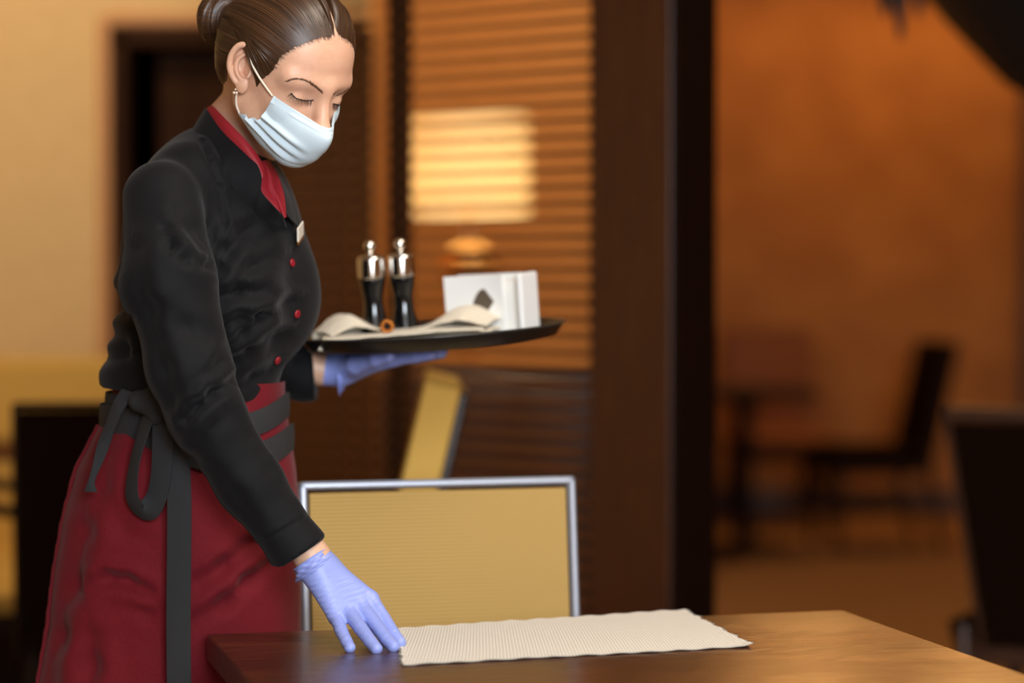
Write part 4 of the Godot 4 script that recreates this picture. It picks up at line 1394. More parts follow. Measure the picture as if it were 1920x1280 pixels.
	ribbon(m, [Vector3(-0.5047, 1.0993, -3.5600), Vector3(-0.4944, 1.0329, -3.5520), Vector3(-0.4894, 0.9625, -3.5480), Vector3(-0.4893, 0.8685, -3.5450), Vector3(-0.4901, 0.7744, -3.5420), Vector3(-0.4894, 0.6645, -3.5400), Vector3(-0.4898, 0.5699, -3.5400)], [0.036], [Vector3(-0.08, 0, 1)], 0.0018, 10, 7)
	tag(part("bow_tail", m, tape, ap, false), "long end of the apron strings")

	# gloves
	var wrinkle := func(p: Vector3, nn: Vector3) -> float:
		var q := p - Vector3(-0.2773, 0.8565, -3.4820)
		var s := q.x * 0.52 - q.y * 0.85          # along the hand
		var c := q.x * 0.85 + q.y * 0.52
		var wv := sin(s * 1150.0 + 3.0 * sin(c * 120.0) + 2.0 * sin(s * 160.0)) * 0.5 + 0.5 * sin(s * 720.0 - c * 260.0)
		return 0.00062 * wv * smoothstep(-0.1, 0.5, nn.z) * (0.35 + 0.65 * smoothstep(0.0, -0.028, c)) * smoothstep(0.0, 0.02, s) * (1.0 - 0.5 * smoothstep(0.10, 0.13, s))
	var rh := right_hand_field()
	m = Mesher.new()
	rh.nets(Vector3(-0.3291, 0.7014, -3.5800), Vector3(-0.1260, 0.8837, -3.3500), 0.0019, m, 0.0008, wrinkle)
	var gl := part("glove", m, nitrile, w, false)
	tag(gl, "blue nitrile glove on the hand touching the placemat")
	m = Mesher.new()
	glove_cuff(m, Vector3(-0.2907, 0.8692, -3.4850), Vector3(-0.2804, 0.8526, -3.4820), 0.0312, 0.0326, 0.012, 2)
	part("glove_cuff", m, nitrile, gl, false)
	var lh := left_hand_field()
	m = Mesher.new()
	lh.nets(Vector3(-0.3198, 1.0819, -4.0800), Vector3(-0.0922, 1.1836, -3.8000), 0.003, m, 0.0008)
	var gl2 := part("glove", m, nitrile, w, false)
	tag(gl2, "blue nitrile glove on the hand under the tray")
	m = Mesher.new()
	glove_cuff(m, Vector3(-0.2663, 1.1273, -3.9550), Vector3(-0.2881, 1.1247, -3.9550), 0.0275, 0.0300, 0.016, 5)
	part("glove_cuff", m, nitrile, gl2, false)

	# mask
	var paper := varied(rgb(206, 226, 237), rgb(216, 233, 241), 0.08, Vector3.ONE * 30.0, 0.75, 41, 0.008)
	m = Mesher.new()
	mask_mesh(m, hf)
	var mk := part("face_mask", m, paper, w, false)
	tag(mk, "pale blue pleated face mask")
	var fr := head_frame()
	for s in [1.0, -1.0]:
		m = Mesher.new()
		m.tube(spline([fr * Vector3((0.0590 if s > 0 else 0.0515) * s, 0.006, 0.0635), fr * Vector3(0.0705 * s, 0.020, 0.046), fr * Vector3(0.0785 * s, 0.033, 0.032), fr * Vector3(0.0810 * s, 0.041, 0.026), fr * Vector3(0.0800 * s, 0.046, 0.019), fr * Vector3(0.072 * s, 0.045, 0.008), fr * Vector3(0.066 * s, 0.024, -0.010), fr * Vector3(0.066 * s, 0.000, -0.004), fr * Vector3(0.0725 * s, -0.014, 0.008), fr * Vector3(0.0700 * s, -0.030, 0.012), fr * Vector3((0.0640 if s > 0 else 0.058) * s, -0.040, 0.0155)], 6), 0.0017, 8)
		part("ear_loop", m, mat(rgb(238, 226, 205), 0.7), mk, false)

	# the earring: a stud and two small beads
	var ef := fr * Transform3D(Basis.IDENTITY, Vector3(0.0785, 0.001, 0.013))
	m = Mesher.new()
	m.add(ball(ef.origin, 0.0026))
	var er := part("earring", m, mat(rgb(255, 224, 190), 0.12, 1.0), w, false)
	tag(er, "gold earring with small pearls")
	for q in [Vector3(-0.0062, -0.0140, 0.001), Vector3(-0.0024, -0.0142, 0.002), Vector3(-0.0040, -0.0090, 0.001)]:
		m = Mesher.new()
		m.add(ball(ef.origin + q, 0.0021 if q.y < -0.01 else 0.0014))
		part("pearl", m, mat(rgb(250, 232, 214), 0.15, 0.3), er, false)

func ball(c: Vector3, r: float, seg := 16) -> Mesher:
	var m := Mesher.new()
	var prof := []
	for k in 13:
		var a := PI * k / 12.0 - PI / 2
		prof.append(Vector2(maxf(r * cos(a), 0.0), r * sin(a)))
	m.lathe(Transform3D(Basis.IDENTITY, c), prof, seg)
	return m

# ---------------------------------------------------------------- the table
func make_table() -> void:
	# its far left corner, and the turn of its long side
	var a := Vector3(-0.4517, 0.75, -3.556)
	var turn := atan2(0.2535, 0.9745)
	var b := Basis.from_euler(Vector3(0, turn, 0))
	var L := 1.008; var W := 0.86; var th := 0.036
	var t := thing("dining_table", Vector3(a.x, 0, a.z) + b * Vector3(L / 2.0, 0, W / 2.0), turn)
	tag(t, "dark brown wooden dining table with a fine open grain, the placemat on it", "table")
	var top := mat(Color.WHITE, 0.33)
	top.albedo_texture = grain(1024, 512, rgb(46, 23, 11), rgb(104, 58, 28), false)
	top.heightmap_enabled = true
	top.heightmap_scale = 0.22
	top.heightmap_texture = grain(1024, 512, rgb(60, 60, 60), rgb(200, 200, 200), true)
	top.roughness_texture = null
	top.clearcoat_enabled = true
	top.clearcoat = 0.25
	top.clearcoat_roughness = 0.22
	var m := Mesher.new()
	# a rounded slab: rings from the underside up over the edge
	var rows := []
	for q in [[0.0, -th], [0.0, -th], [0.0, -0.004], [0.0012, -0.0012], [0.004, 0.0]]:
		var ring := []
		for k in 4:
			var sx: float = [-1, 1, 1, -1][k]; var sz: float = [-1, -1, 1, 1][k]
			var r := 0.008
			var c := Vector3(sx * (L / 2.0 - r), 0.75 + q[1], sz * (W / 2.0 - r))
			for s in 5:
				var an: float = [PI, 1.5 * PI, 0.0, 0.5 * PI][k] + s / 4.0 * PI / 2.0
				ring.append(c + Vector3(cos(an), 0, sin(an)) * (r - q[0]))
		rows.append(ring)
	m.grid(rows, true, Vector3(0, 0.73, 0))
	m.fan(rows[4], Vector3.UP)
	m.fan(rows[0], Vector3.DOWN)
	for k in m.v.size():
		m.uv[k] = Vector2(m.v[k].x / 1.05 + 0.5, m.v[k].z / 0.95 + 0.5 + m.v[k].y * 0.8)
	part("tabletop", m, top, t)
	var wood := wood_mat(rgb(48, 24, 12), rgb(72, 40, 20), 71, 0.4)
	for sx in [-1.0, 1.0]:
		for sz in [-1.0, 1.0]:
			m = Mesher.new()
			m.box(Transform3D(Basis.IDENTITY, Vector3(sx * (L / 2.0 - 0.10), 0.355, sz * (W / 2.0 - 0.10))), Vector3(0.06, 0.71, 0.06), 0.004)
			part("leg", m, wood, t)
	m = Mesher.new()
	for s in [-1.0, 1.0]:
		m.box(Transform3D(Basis.IDENTITY, Vector3(0, 0.675, s * (W / 2.0 - 0.10))), Vector3(L - 0.26, 0.075, 0.022), 0.003)
		m.box(Transform3D(Basis.IDENTITY, Vector3(s * (L / 2.0 - 0.10), 0.675, 0)), Vector3(0.022, 0.075, W - 0.26), 0.003)
	part("table_rail", m, wood, t)

func grain(w: int, h: int, c1: Color, c2: Color, relief: bool) -> ImageTexture:
	var n := FastNoiseLite.new()
	n.seed = 9; n.frequency = 0.006; n.fractal_octaves = 3
	var f := FastNoiseLite.new()
	f.seed = 10; f.frequency = 0.05; f.fractal_octaves = 2
	return image_tex(w, h, func(x, y):
		var wob := n.get_noise_2d(x * 0.35, y * 1.3) * 34.0
		var rings := 0.5 + 0.5 * sin((y + wob) * 0.55 + n.get_noise_2d(x * 0.2 + 500.0, y) * 7.0)
		var pore := f.get_noise_2d(x * 0.16, (y + wob * 0.4) * 5.0)
		var tone := n.get_noise_2d(x * 0.1 + 90.0, y * 0.8 + 40.0)
		var p := clampf(0.5 + pore * 0.9, 0.0, 1.0)
		if relief:
			return c1.lerp(c2, clampf(0.45 * p + 0.55 * pow(rings, 0.6), 0.0, 1.0))
		return c1.lerp(c2, clampf(0.42 + tone * 0.5 + (rings - 0.5) * 0.32 + (p - 0.5) * 0.5, 0.0, 1.0)))

func make_placemat() -> void:
	# cream ribbed cloth with frayed ends, one corner under her fingers
	var c00 := Vector3(-0.170, 0, -3.600); var c10 := Vector3(0.272, 0, -3.800); var c01 := Vector3(-0.148, 0, -3.262); var c11 := Vector3(0.3435, 0, -3.428)
	var at := (c00 + c10 + c01 + c11) / 4.0 + Vector3(0, 0.75, 0)
	var mt := thing("placemat", at)
	tag(mt, "cream ribbed cloth placemat with frayed ends lying on the dining table", "placemat")
	var cloth := mat(Color.WHITE, 0.9)
	cloth.albedo_texture = image_tex(512, 256, func(x, y):
		var rib := 0.5 + 0.5 * sin(x * TAU / 8.0 + y * 0.10)
		var g := rib * 0.75 + 0.25 * (0.5 + 0.5 * sin(y * TAU / 4.0))
		return rgb(204, 193, 176).lerp(rgb(236, 229, 217), g))
	cloth.heightmap_enabled = true
	cloth.heightmap_scale = 0.05
	cloth.heightmap_texture = image_tex(512, 256, func(x, y):
		var rib := 0.5 + 0.5 * sin(x * TAU / 8.0 + y * 0.10)
		return Color(rib, rib, rib))
	cloth.rim_enabled = true; cloth.rim = 0.3
	var n := FastNoiseLite.new()
	n.seed = 3; n.frequency = 0.03
	var nr := 60; var nc := 110
	var rows := []
	for r in nr:
		var t := float(r) / (nr - 1)
		var row := []
		for c in nc:
			var s := float(c) / (nc - 1)
			var ws := s + (0.0025 * sin(t * 37.0) + 0.005 * n.get_noise_1d(t * 700.0 + signf(s - 0.5) * 300.0)) * (pow(absf(s - 0.5) * 2.0, 30.0)) * signf(s - 0.5)
			var wt := t + (0.004 * sin(s * 47.0) + 0.004 * n.get_noise_1d(s * 900.0)) * pow(absf(t - 0.5) * 2.0, 24.0)
			var p := c00.lerp(c10, ws).lerp(c01.lerp(c11, ws), wt)
			var e := minf(minf(s, 1.0 - s), minf(t, 1.0 - t))
			p.y = 0.75 + 0.0014 + 0.0011 * maxf(0.0, n.get_noise_2d(s * 60.0, t * 40.0) + 0.15) + 0.0012 * smoothstep(0.03, 0.0, e) * (0.5 + 0.5 * sin(s * 70.0 + t * 60.0))
			p.y += 0.004 * exp(-pow((1.0 - s) / 0.02, 2.0) - pow((1.0 - t) / 0.06, 2.0))
			row.append(p)
		rows.append(row)
	var m := Mesher.new()
	m.slab(rows, 0.0014, Vector2(1.6, 1.6))
	part("cloth", m, cloth, mt, false)
	# frayed threads along the short ends
	m = Mesher.new()
	var rn := RandomNumberGenerator.new()
	rn.seed = 2
	for side in [0, nc - 1]:
		for k in 120:
			var r := rn.randi_range(0, nr - 2)
			var p: Vector3 = rows[r][side].lerp(rows[r + 1][side], rn.randf())
			var d := (c10 - c00).normalized() * (-1.0 if side == 0 else 1.0)
			var q := p + d * rn.randf_range(0.001, 0.004) + Vector3(rn.randf_range(-0.002, 0.002), 0, rn.randf_range(-0.002, 0.002))
			m.tube([p - d * 0.002, p.lerp(q, 0.5) + Vector3(0, 0.0006, 0), q], [0.0004, 0.0004, 0.0003], 4, false)
	part("fringe", m, cloth, mt, false).set_meta("kind", "stuff")

# ---------------------------------------------------------------- the tray and what stands on it
func make_tray_things() -> void:
	var bas := Basis.from_euler(Vector3(deg_to_rad(2.2), 0, deg_to_rad(3.6)))
	var c := Vector3(-0.1293, 1.1761, -3.9600)
	var T := Transform3D(bas, c)
	var tr := thing("tray", c)
	tr.basis = bas
	tag(tr, "round black serving tray held up on her gloved hand", "tray")
	var blk := mat(rgb(20, 20, 21), 0.32)
	var m := Mesher.new()
	m.lathe(Transform3D.IDENTITY, [Vector2(0, -0.008), Vector2(0.188, -0.008), Vector2(0.200, -0.006), Vector2(0.214, 0.010), Vector2(0.218, 0.0125), Vector2(0.2185, 0.015), Vector2(0.216, 0.0162), Vector2(0.2125, 0.0145), Vector2(0.197, -0.001), Vector2(0.186, -0.0035), Vector2(0, -0.0035)], 96)
	part("tray_dish", m, blk, tr)
	m = Mesher.new()
	m.lathe(Transform3D.IDENTITY, [Vector2(0.2150, 0.0150), Vector2(0.2180, 0.0172), Vector2(0.2198, 0.0150), Vector2(0.2180, 0.0128), Vector2(0.2150, 0.0150)], 96)
	part("tray_rim", m, mat(rgb(46, 44, 42), 0.3), tr)
	var fl := -0.0035

	# two pepper mills
	var steel := mat(rgb(225, 220, 212), 0.14, 1.0)
	var lac := mat(rgb(12, 12, 13), 0.16)
	lac.clearcoat_enabled = true; lac.clearcoat = 0.6; lac.clearcoat_roughness = 0.06
	var mills := [["black pepper mill with a steel head on the tray, nearer her body", Vector3(-0.098, fl, -0.070)], ["black pepper mill with a steel head on the tray, nearer the napkin holder", Vector3(-0.048, fl, -0.078)]]
	var first: Node3D = null
	for q in mills:
		var o: Node3D
		if first == null:
			o = thing("pepper_mill", T * q[1])
			first = o
			m = Mesher.new()
			m.lathe(Transform3D.IDENTITY, [Vector2(0, 0), Vector2(0.0235, 0), Vector2(0.0255, 0.002), Vector2(0.0258, 0.008), Vector2(0.0240, 0.020), Vector2(0.0200, 0.036), Vector2(0.0168, 0.054), Vector2(0.0160, 0.064), Vector2(0.0170, 0.076), Vector2(0.0200, 0.092), Vector2(0.0218, 0.102), Vector2(0.0218, 0.104), Vector2(0, 0.104)], 40)
			part("mill_body", m, lac, o)
			m = Mesher.new()
			m.lathe(Transform3D.IDENTITY, [Vector2(0.0215, 0.1045), Vector2(0.0228, 0.1055), Vector2(0.0232, 0.108), Vector2(0.0232, 0.134), Vector2(0.0222, 0.139), Vector2(0.0190, 0.1425), Vector2(0.0110, 0.1440), Vector2(0.0060, 0.1450), Vector2(0, 0.1450)], 40)
			tag(part("mill_head", m, steel, o), "polished steel head")
			m = Mesher.new()
			m.lathe(Transform3D.IDENTITY, [Vector2(0.0050, 0.1450), Vector2(0.0046, 0.1480), Vector2(0.0070, 0.1500), Vector2(0.0096, 0.1540), Vector2(0.0104, 0.1590), Vector2(0.0092, 0.1645), Vector2(0.0055, 0.1680), Vector2(0, 0.1690)], 32)
			tag(part("mill_knob", m, steel, o), "round steel knob")
		else:
			o = first.duplicate()
			named(o, "pepper_mill")
			o.position = T * q[1]
		o.basis = bas
		tag(o, q[0], "pepper mill", "pepper mills on the tray")

	# the white napkin holder: two curved cheeks on a base, paper napkins between
	var h := thing("napkin_holder", T * Vector3(0.098, fl, -0.060))
	h.basis = bas * Basis.from_euler(Vector3(0, deg_to_rad(62.0), 0))
	tag(h, "white napkin holder with a dark diamond on its cheek, standing on the tray", "napkin holder")
	var china := mat(rgb(238, 238, 236), 0.18)
	for s in [-1.0, 1.0]:
		m = Mesher.new()
		var rows := []
		for r in 15:
			var y := 0.002 + 0.098 * r / 14.0
			var row := []
			for k in 21:
				var x := (-0.072 + 0.144 * k / 20.0) if s > 0 else (-0.072 + 0.108 * k / 20.0)
				row.append(Vector3((0.026 - 0.008 * cos(x / 0.072 * 1.3) + 0.002 * pow(y / 0.1, 2.0)) * s, y, x))
			rows.append(row)
		m.slab(rows, 0.008)
		var ck := part("cheek", m, china, h)
		if s < 0:
			m = Mesher.new()
			var dm := []
			var cx := -0.026 + 0.008 - 0.0052
			dm = [Vector3(cx, 0.084, -0.004), Vector3(cx, 0.056, -0.026), Vector3(cx, 0.028, -0.004), Vector3(cx, 0.056, 0.018)]
			m.face(dm, Vector3(-1, 0, 0))
			var dm2 := dm.map(func(p): return p + Vector3(0.002, 0, 0))
			m.grid([dm, dm2], true, Vector3(cx, 0.056, -0.004))
			tag(part("diamond_mark", m, mat(rgb(92, 80, 68), 0.4), ck), "grey brown diamond emblem")
	m = Mesher.new()
	m.box(Transform3D(Basis.IDENTITY, Vector3(0, 0.004, 0)), Vector3(0.062, 0.008, 0.148), 0.003)
	part("holder_base", m, china, h)
	m = Mesher.new()
	m.box(Transform3D(Basis.IDENTITY, Vector3(0, 0.051, 0.069)), Vector3(0.060, 0.100, 0.010), 0.003)
	part("end_wall", m, china, h)
	# the napkins in it
	for k in 6:
		var np := thing("paper_napkin", h.transform * Vector3(-0.012 + 0.005 * k, 0.008, 0))
		np.basis = h.basis
		tag(np, ["outermost folded paper napkin behind the diamond cheek of the white holder", "second folded paper napkin in the white holder, counted from the diamond cheek", "third folded paper napkin in the white holder, counted from the diamond cheek", "fourth folded paper napkin in the white holder, counted from the diamond cheek", "fifth folded paper napkin in the white holder, next but one to the plain cheek", "last folded paper napkin in the white holder, against its plain cheek"][k], "paper napkin", "paper napkins in the holder")
		m = Mesher.new()
		var rows := []
		for r in 10:
			var y := 0.080 * r / 9.0
			var row := []
			for q in 12:
				var z := -0.066 + 0.126 * q / 11.0
				row.append(Vector3(0.0012 * sin(y * 40.0 + k) + 0.001 * sin(z * 50.0 + k * 2.0), y, z))
			rows.append(row)
		m.slab(rows, 0.0028)
		part("folded_sheet", m, mat([rgb(244, 240, 232), rgb(226, 208, 184)][k % 2], 0.9), np)

	# folded cloth napkins in front
	var linen := varied(rgb(226, 213, 190), rgb(238, 227, 206), 0.06, Vector3.ONE * 18.0, 0.9, 81, 0.04)
	linen.rim_enabled = true; linen.rim = 0.3
	cloth_napkin("cream cloth napkin folded flat at the front edge of the tray", T * Vector3(-0.046, fl, 0.052), bas * Basis.from_euler(Vector3(0, deg_to_rad(3.0), 0)), Vector2(0.275, 0.09), 0.020, 0.003, linen, 1)
	cloth_napkin("cream cloth napkin folded to a raised corner in front of the pepper mills", T * Vector3(-0.115, fl, -0.025), bas * Basis.from_euler(Vector3(0, deg_to_rad(24.0), 0)), Vector2(0.15, 0.09), 0.020, 0.034, linen, 2)
	cloth_napkin("cream cloth napkin fanned out against the white napkin holder", T * Vector3(0.012, fl, -0.018), bas * Basis.from_euler(Vector3(0, deg_to_rad(-16.0), 0)), Vector2(0.19, 0.10), 0.020, 0.036, linen, 3)
	# a small ring of copper beads
	var rg := thing("napkin_ring", T * Vector3(-0.072, fl + 0.028, 0.040))
	tag(rg, "small ring of copper beads lying on the folded cloth napkins", "napkin ring")
	var cop := mat(rgb(196, 124, 56), 0.2, 1.0)
	var bead := ball(Vector3.ZERO, 0.0036, 12).mesh()
	for k in 12:
		var a := TAU * k / 12.0
		shared("bead", bead, cop, rg, Transform3D(Basis.IDENTITY, Vector3(cos(a) * 0.0085, sin(a) * 0.0085 + 0.002, sin(a) * 0.003)))

func cloth_napkin(label: String, at: Vector3, b: Basis, size: Vector2, thick: float, peak: float, material: Material, seed_: int) -> void:
	# a cloth folded over itself in three: one sheet whose section runs to and fro
	var o := thing("cloth_napkin", at)
	o.basis = b
	tag(o, label, "napkin", "cloth napkins on the tray")
	var rn := FastNoiseLite.new()
	rn.seed = seed_; rn.frequency = 1.0
	var m := Mesher.new()
	var layers := 3
	var sec := []      # section in (depth, height) of the folded sheet
	var step := thick / (layers - 0.5)
	for l in layers:
		for k in 13:
			var t := k / 12.0
			var d := (t - 0.5) if l % 2 == 0 else (0.5 - t)
			sec.append(Vector2(d * size.y * (1.0 - 0.06 * l), 0.0016 + l * step))
		if l < layers - 1:
			var sgn := 1.0 if l % 2 == 0 else -1.0
			for k in 7:
				var a := -PI / 2 + PI * (k + 1) / 8.0
				sec.append(Vector2(sgn * (size.y * 0.5 * (1.0 - 0.06 * l) + cos(a) * step * 0.6), 0.0016 + l * step + (sin(a) + 1.0) * step / 2.0))
	var rows := []
	for i in 41:
		var s := i / 40.0
		var row := []
		for k in sec.size():
			var q: Vector2 = sec[k]
			var x := (s - 0.5) * size.x * (1.0 - 0.10 * smoothstep(0.0, 1.0, q.y / thick) * absf(rn.get_noise_1d(seed_ * 9.0)))
			var lift := peak * exp(-pow((s - (0.32 if seed_ == 2 else 0.72)) / 0.26, 2.0)) * smoothstep(0.004, thick, q.y) * smoothstep(-0.6, 0.4, -q.x / size.y + 0.3)
			lift += 0.0016 * rn.get_noise_2d(s * 5.0, q.x * 40.0)
			row.append(Vector3(x, maxf(q.y + lift, 0.0012), q.x + 0.004 * rn.get_noise_2d(s * 3.0, 7.0 + q.y * 50.0)))
		rows.append(row)
	m.slab(rows, 0.0018, Vector2(2, 2))
	part("folded_cloth", m, material, o)

# ---------------------------------------------------------------- chairs
func make_chair(called: String, label: String, group: String, at: Vector3, turn: float, fabric: Material, frame_m: Material, edge: Material, top := 0.945, wid := 0.445, rake := 7.0, taper := 0.0, thick := 0.042, shell: Material = null) -> Node3D:
	# base at the middle of the seat on the floor; it faces +z of its own axes
	var o := thing(called, at, deg_to_rad(turn))
	tag(o, label, "chair", group)
	var seat_h := 0.46; var dp := 0.46
	var m := Mesher.new()
	var rows := []
	# seat cushion, softly crowned
	for r in 13:
		var row := []
		for c in 13:
			var x := (c / 12.0 - 0.5); var z := (r / 12.0 - 0.5)
			var e := (1.0 - pow(absf(x) * 2.0, 6.0)) * (1.0 - pow(absf(z) * 2.0, 6.0))
			row.append(Vector3(x * wid, seat_h - 0.022 + 0.03 * e, z * dp))
		rows.append(row)
	m.slab(rows, 0.05, Vector2(4, 4))
	part("seat", m, fabric, o)
	m = Mesher.new()
	m.box(Transform3D(Basis.IDENTITY, Vector3(0, seat_h - 0.075, 0)), Vector3(wid - 0.02, 0.05, dp - 0.02), 0.004)
	part("seat_frame", m, frame_m, o)
	for sx in [-1.0, 1.0]:
		m = Mesher.new()
		m.tube([Vector3(sx * (wid / 2.0 - 0.03), 0.0, dp / 2.0 - 0.03), Vector3(sx * (wid / 2.0 - 0.03), seat_h - 0.06, dp / 2.0 - 0.03)], [0.016, 0.022], 4)
		part("leg", m, frame_m, o)
		m = Mesher.new()
		m.tube([Vector3(sx * (wid / 2.0 - 0.03), 0.0, -dp / 2.0 - 0.07), Vector3(sx * (wid / 2.0 - 0.03), 0.25, -dp / 2.0 - 0.01), Vector3(sx * (wid / 2.0 - 0.03), seat_h, -dp / 2.0 + 0.01)], [0.016, 0.02, 0.022], 4)
		part("leg", m, frame_m, o)
		m = Mesher.new()
		m.box(Transform3D(Basis.IDENTITY, Vector3(sx * (wid / 2.0 - 0.03), 0.20, 0)), Vector3(0.02, 0.03, dp - 0.06), 0.003)
		part("stretcher", m, frame_m, o)
	# the back: an upholstered panel with a piped edge
	var h := top - seat_h + 0.05
	var back := Transform3D(Basis.from_euler(Vector3(deg_to_rad(-rake), 0, 0)), Vector3(0, seat_h - 0.05, -dp / 2.0 + 0.01))
	m = Mesher.new()
	rows = []
	for r in 15:
		var row := []
		var y := h * (r / 14.0)
		for c in 13:
			var x := (c / 12.0 - 0.5)
			var ww := wid - taper * (1.0 - r / 14.0)
			row.append(back * Vector3(x * (ww - 0.022), 0.008 + y * (h - 0.02) / h, 0.004 * cos(x * PI)))
		rows.append(row)
	m.slab(rows, thick, Vector2(5.5, 5.2))
	var bk := part("backrest", m, fabric, o)
	m = Mesher.new()
	for q in [[Vector3(-wid / 2.0 + taper / 2.0, 0, 0), Vector3(-wid / 2.0, h, 0)], [Vector3(wid / 2.0 - taper / 2.0, 0, 0), Vector3(wid / 2.0, h, 0)], [Vector3(-wid / 2.0, h, 0), Vector3(wid / 2.0, h, 0)]]:
		var mid: Vector3 = (q[0] + q[1]) / 2.0
		var d: Vector3 = q[1] - q[0]
		var s := 0.013
		var ang := atan2(d.y, d.x)
		m.box(back * Transform3D(Basis.from_euler(Vector3(0, 0, ang)), mid), Vector3(d.length() + s, s, thick + 0.008), 0.004)
	part("edge_band", m, edge, bk)
	if shell:
		m = Mesher.new()
		m.box(back * Transform3D(Basis.IDENTITY, Vector3(0, h / 2.0, -thick / 2.0 - 0.012)), Vector3(wid - 0.01, h - 0.01, 0.022), 0.006)
		part("back_shell", m, shell, o)
	return o

func make_chairs() -> void:
	var weave := mat(Color.WHITE, 0.85)
	weave.albedo_texture = image_tex(256, 256, func(x, y):
		var rib := 0.5 + 0.5 * sin(y * TAU / 16.0)
		var warp := 0.5 + 0.5 * sin(x * TAU / 8.0 + PI * (int(y / 16.0) % 2))
		var q := sin(x * 0.7 + y * 1.9) * 0.5 + 0.5
		return rgb(146, 112, 54).lerp(rgb(206, 172, 104), clampf(rib * 0.55 + warp * 0.3 + q * 0.15, 0.0, 1.0)))
	weave.heightmap_enabled = true
	weave.heightmap_scale = 0.06
	weave.heightmap_texture = image_tex(256, 256, func(x, y):
		var v := (0.5 + 0.5 * sin(y * TAU / 16.0)) * 0.8 + 0.2 * (0.5 + 0.5 * sin(x * TAU / 8.0))
		return Color(v, v, v))
	weave.rim_enabled = true; weave.rim = 0.25; weave.rim_tint = 0.8
	var frame_m := wood_mat(rgb(30, 18, 12), rgb(44, 28, 18), 91, 0.4)
	var silver := mat(rgb(176, 180, 192), 0.42, 0.5)
	var darkm := wood_mat(rgb(24, 12, 6), rgb(36, 19, 9), 92, 0.65)
	darkm.metallic_specular = 0.3
	var brownm := wood_mat(rgb(96, 50, 14), rgb(120, 66, 20), 93, 0.7)
	var chair_wood := wood_mat(rgb(52, 27, 12), rgb(68, 37, 17), 98, 0.45)
	var leather := varied(rgb(19, 8, 3), rgb(25, 11, 5), 0.05, Vector3.ONE * 6.0, 0.8, 94, 0.03)
	leather.metallic_specular = 0.1
	var mustard := mat(rgb(206, 164, 78), 0.8)
	# the chair across the table: its back faces the camera; the seat runs under the table
	var mid := (Vector3(-0.3148, 0.9388, -3.8600) + Vector3(0.1233, 0.9384, -3.9850)) / 2.0
	make_chair("dining_chair", "yellow woven dining chair with silver edging, tucked under the far side of the dining table", "yellow dining chairs", Vector3(mid.x + 0.044, 0, mid.z + 0.275), 14.5, weave, frame_m, silver, 0.945, 0.445, 7.0)
	# another of them further back, seen from its side
	make_chair("dining_chair", "yellow dining chair turned side-on before the slatted screen, only its tilted back showing", "yellow dining chairs", Vector3(-0.51, 0, -4.74), -88.0, mustard, frame_m, mustard, 1.09, 0.40, 13.0, 0.0, 0.062, frame_m)
	# dark chair whose back stands at the right edge
	var rc := make_chair("dark_chair", "dark brown chair with its back turned, at the right edge of the picture", "", Vector3(1.375, 0, -5.78), 152.0, leather, chair_wood, chair_wood, 0.945, 0.52, 3.0, 0.16)
	var tm := Mesher.new()
	tm.box(Transform3D(Basis.IDENTITY, Vector3(0, 0.956, -0.248)), Vector3(0.535, 0.03, 0.056), 0.006)
	part("top_rail", tm, chair_wood, rc)
	# far room: a chair seen from the side, a brown one behind the pedestal table
	make_chair("dark_chair", "black chair seen side-on, facing the pedestal table in the far room", "", Vector3(1.66, 0, -11.3), -80.0, leather, darkm, darkm, 0.98, 0.46, 13.0)
	make_chair("brown_chair", "brown wooden chair behind the pedestal table in the far room", "", Vector3(1.36, 0, -12.3), 8.0, brownm, darkm, brownm, 1.0, 0.46, 6.0)
	make_chair("dark_chair", "low dark chair in the far room, half hidden by the pillar", "", Vector3(0.72, 0, -11.9), 70.0, leather, darkm, darkm, 0.80, 0.45, 6.0)
	# left: a black chair with its back to the camera, and a dark armchair frame at the edge
	make_chair("dark_chair", "black chair with its back turned, standing before the yellow bench", "", Vector3(-0.96, 0, -5.72), 184.0, leather, darkm, darkm, 0.985, 0.36, 3.0)
	var ac := make_chair("armchair", "dark wooden armchair with a yellow seat at the left edge of the picture", "", Vector3(-1.33, 0, -6.36), 84.0, mustard, darkm, darkm, 0.90, 0.44, 8.0)
	for s in [-1.0, 1.0]:
		var m := Mesher.new()
		m.tube(spline([Vector3(0.22 * s, 0.72, -0.20), Vector3(0.23 * s, 0.69, 0.02), Vector3(0.22 * s, 0.63, 0.20), Vector3(0.21 * s, 0.42, 0.22)], 5), 0.017, 8)
		part("armrest", m, darkm, ac)
	# the yellow bench along the back wall
	var b := thing("bench", Vector3(-1.75, 0, -7.15))
	tag(b, "long yellow upholstered bench against the beige wall behind the waitress", "bench")
	var m := Mesher.new()
	m.box(Transform3D(Basis.IDENTITY, Vector3(0, 0.90, -0.18)), Vector3(1.5, 0.26, 0.10), 0.02)
	part("backrest", m, mustard, b)
	m = Mesher.new()
	m.box(Transform3D(Basis.IDENTITY, Vector3(0, 0.745, -0.18)), Vector3(1.5, 0.03, 0.11), 0.006)
	part("rail", m, brownm, b)
	m = Mesher.new()
	m.box(Transform3D(Basis.IDENTITY, Vector3(0, 0.58, -0.18)), Vector3(1.5, 0.28, 0.09), 0.02)
	part("lower_backrest", m, mustard, b)
	m = Mesher.new()
	m.box(Transform3D(Basis.IDENTITY, Vector3(0, 0.40, 0.03)), Vector3(1.5, 0.12, 0.50), 0.03)
	part("seat", m, mustard, b)
	m = Mesher.new()
	m.box(Transform3D(Basis.IDENTITY, Vector3(0, 0.17, 0.0)), Vector3(1.46, 0.34, 0.42), 0.006)
	part("bench_base", m, darkm, b)

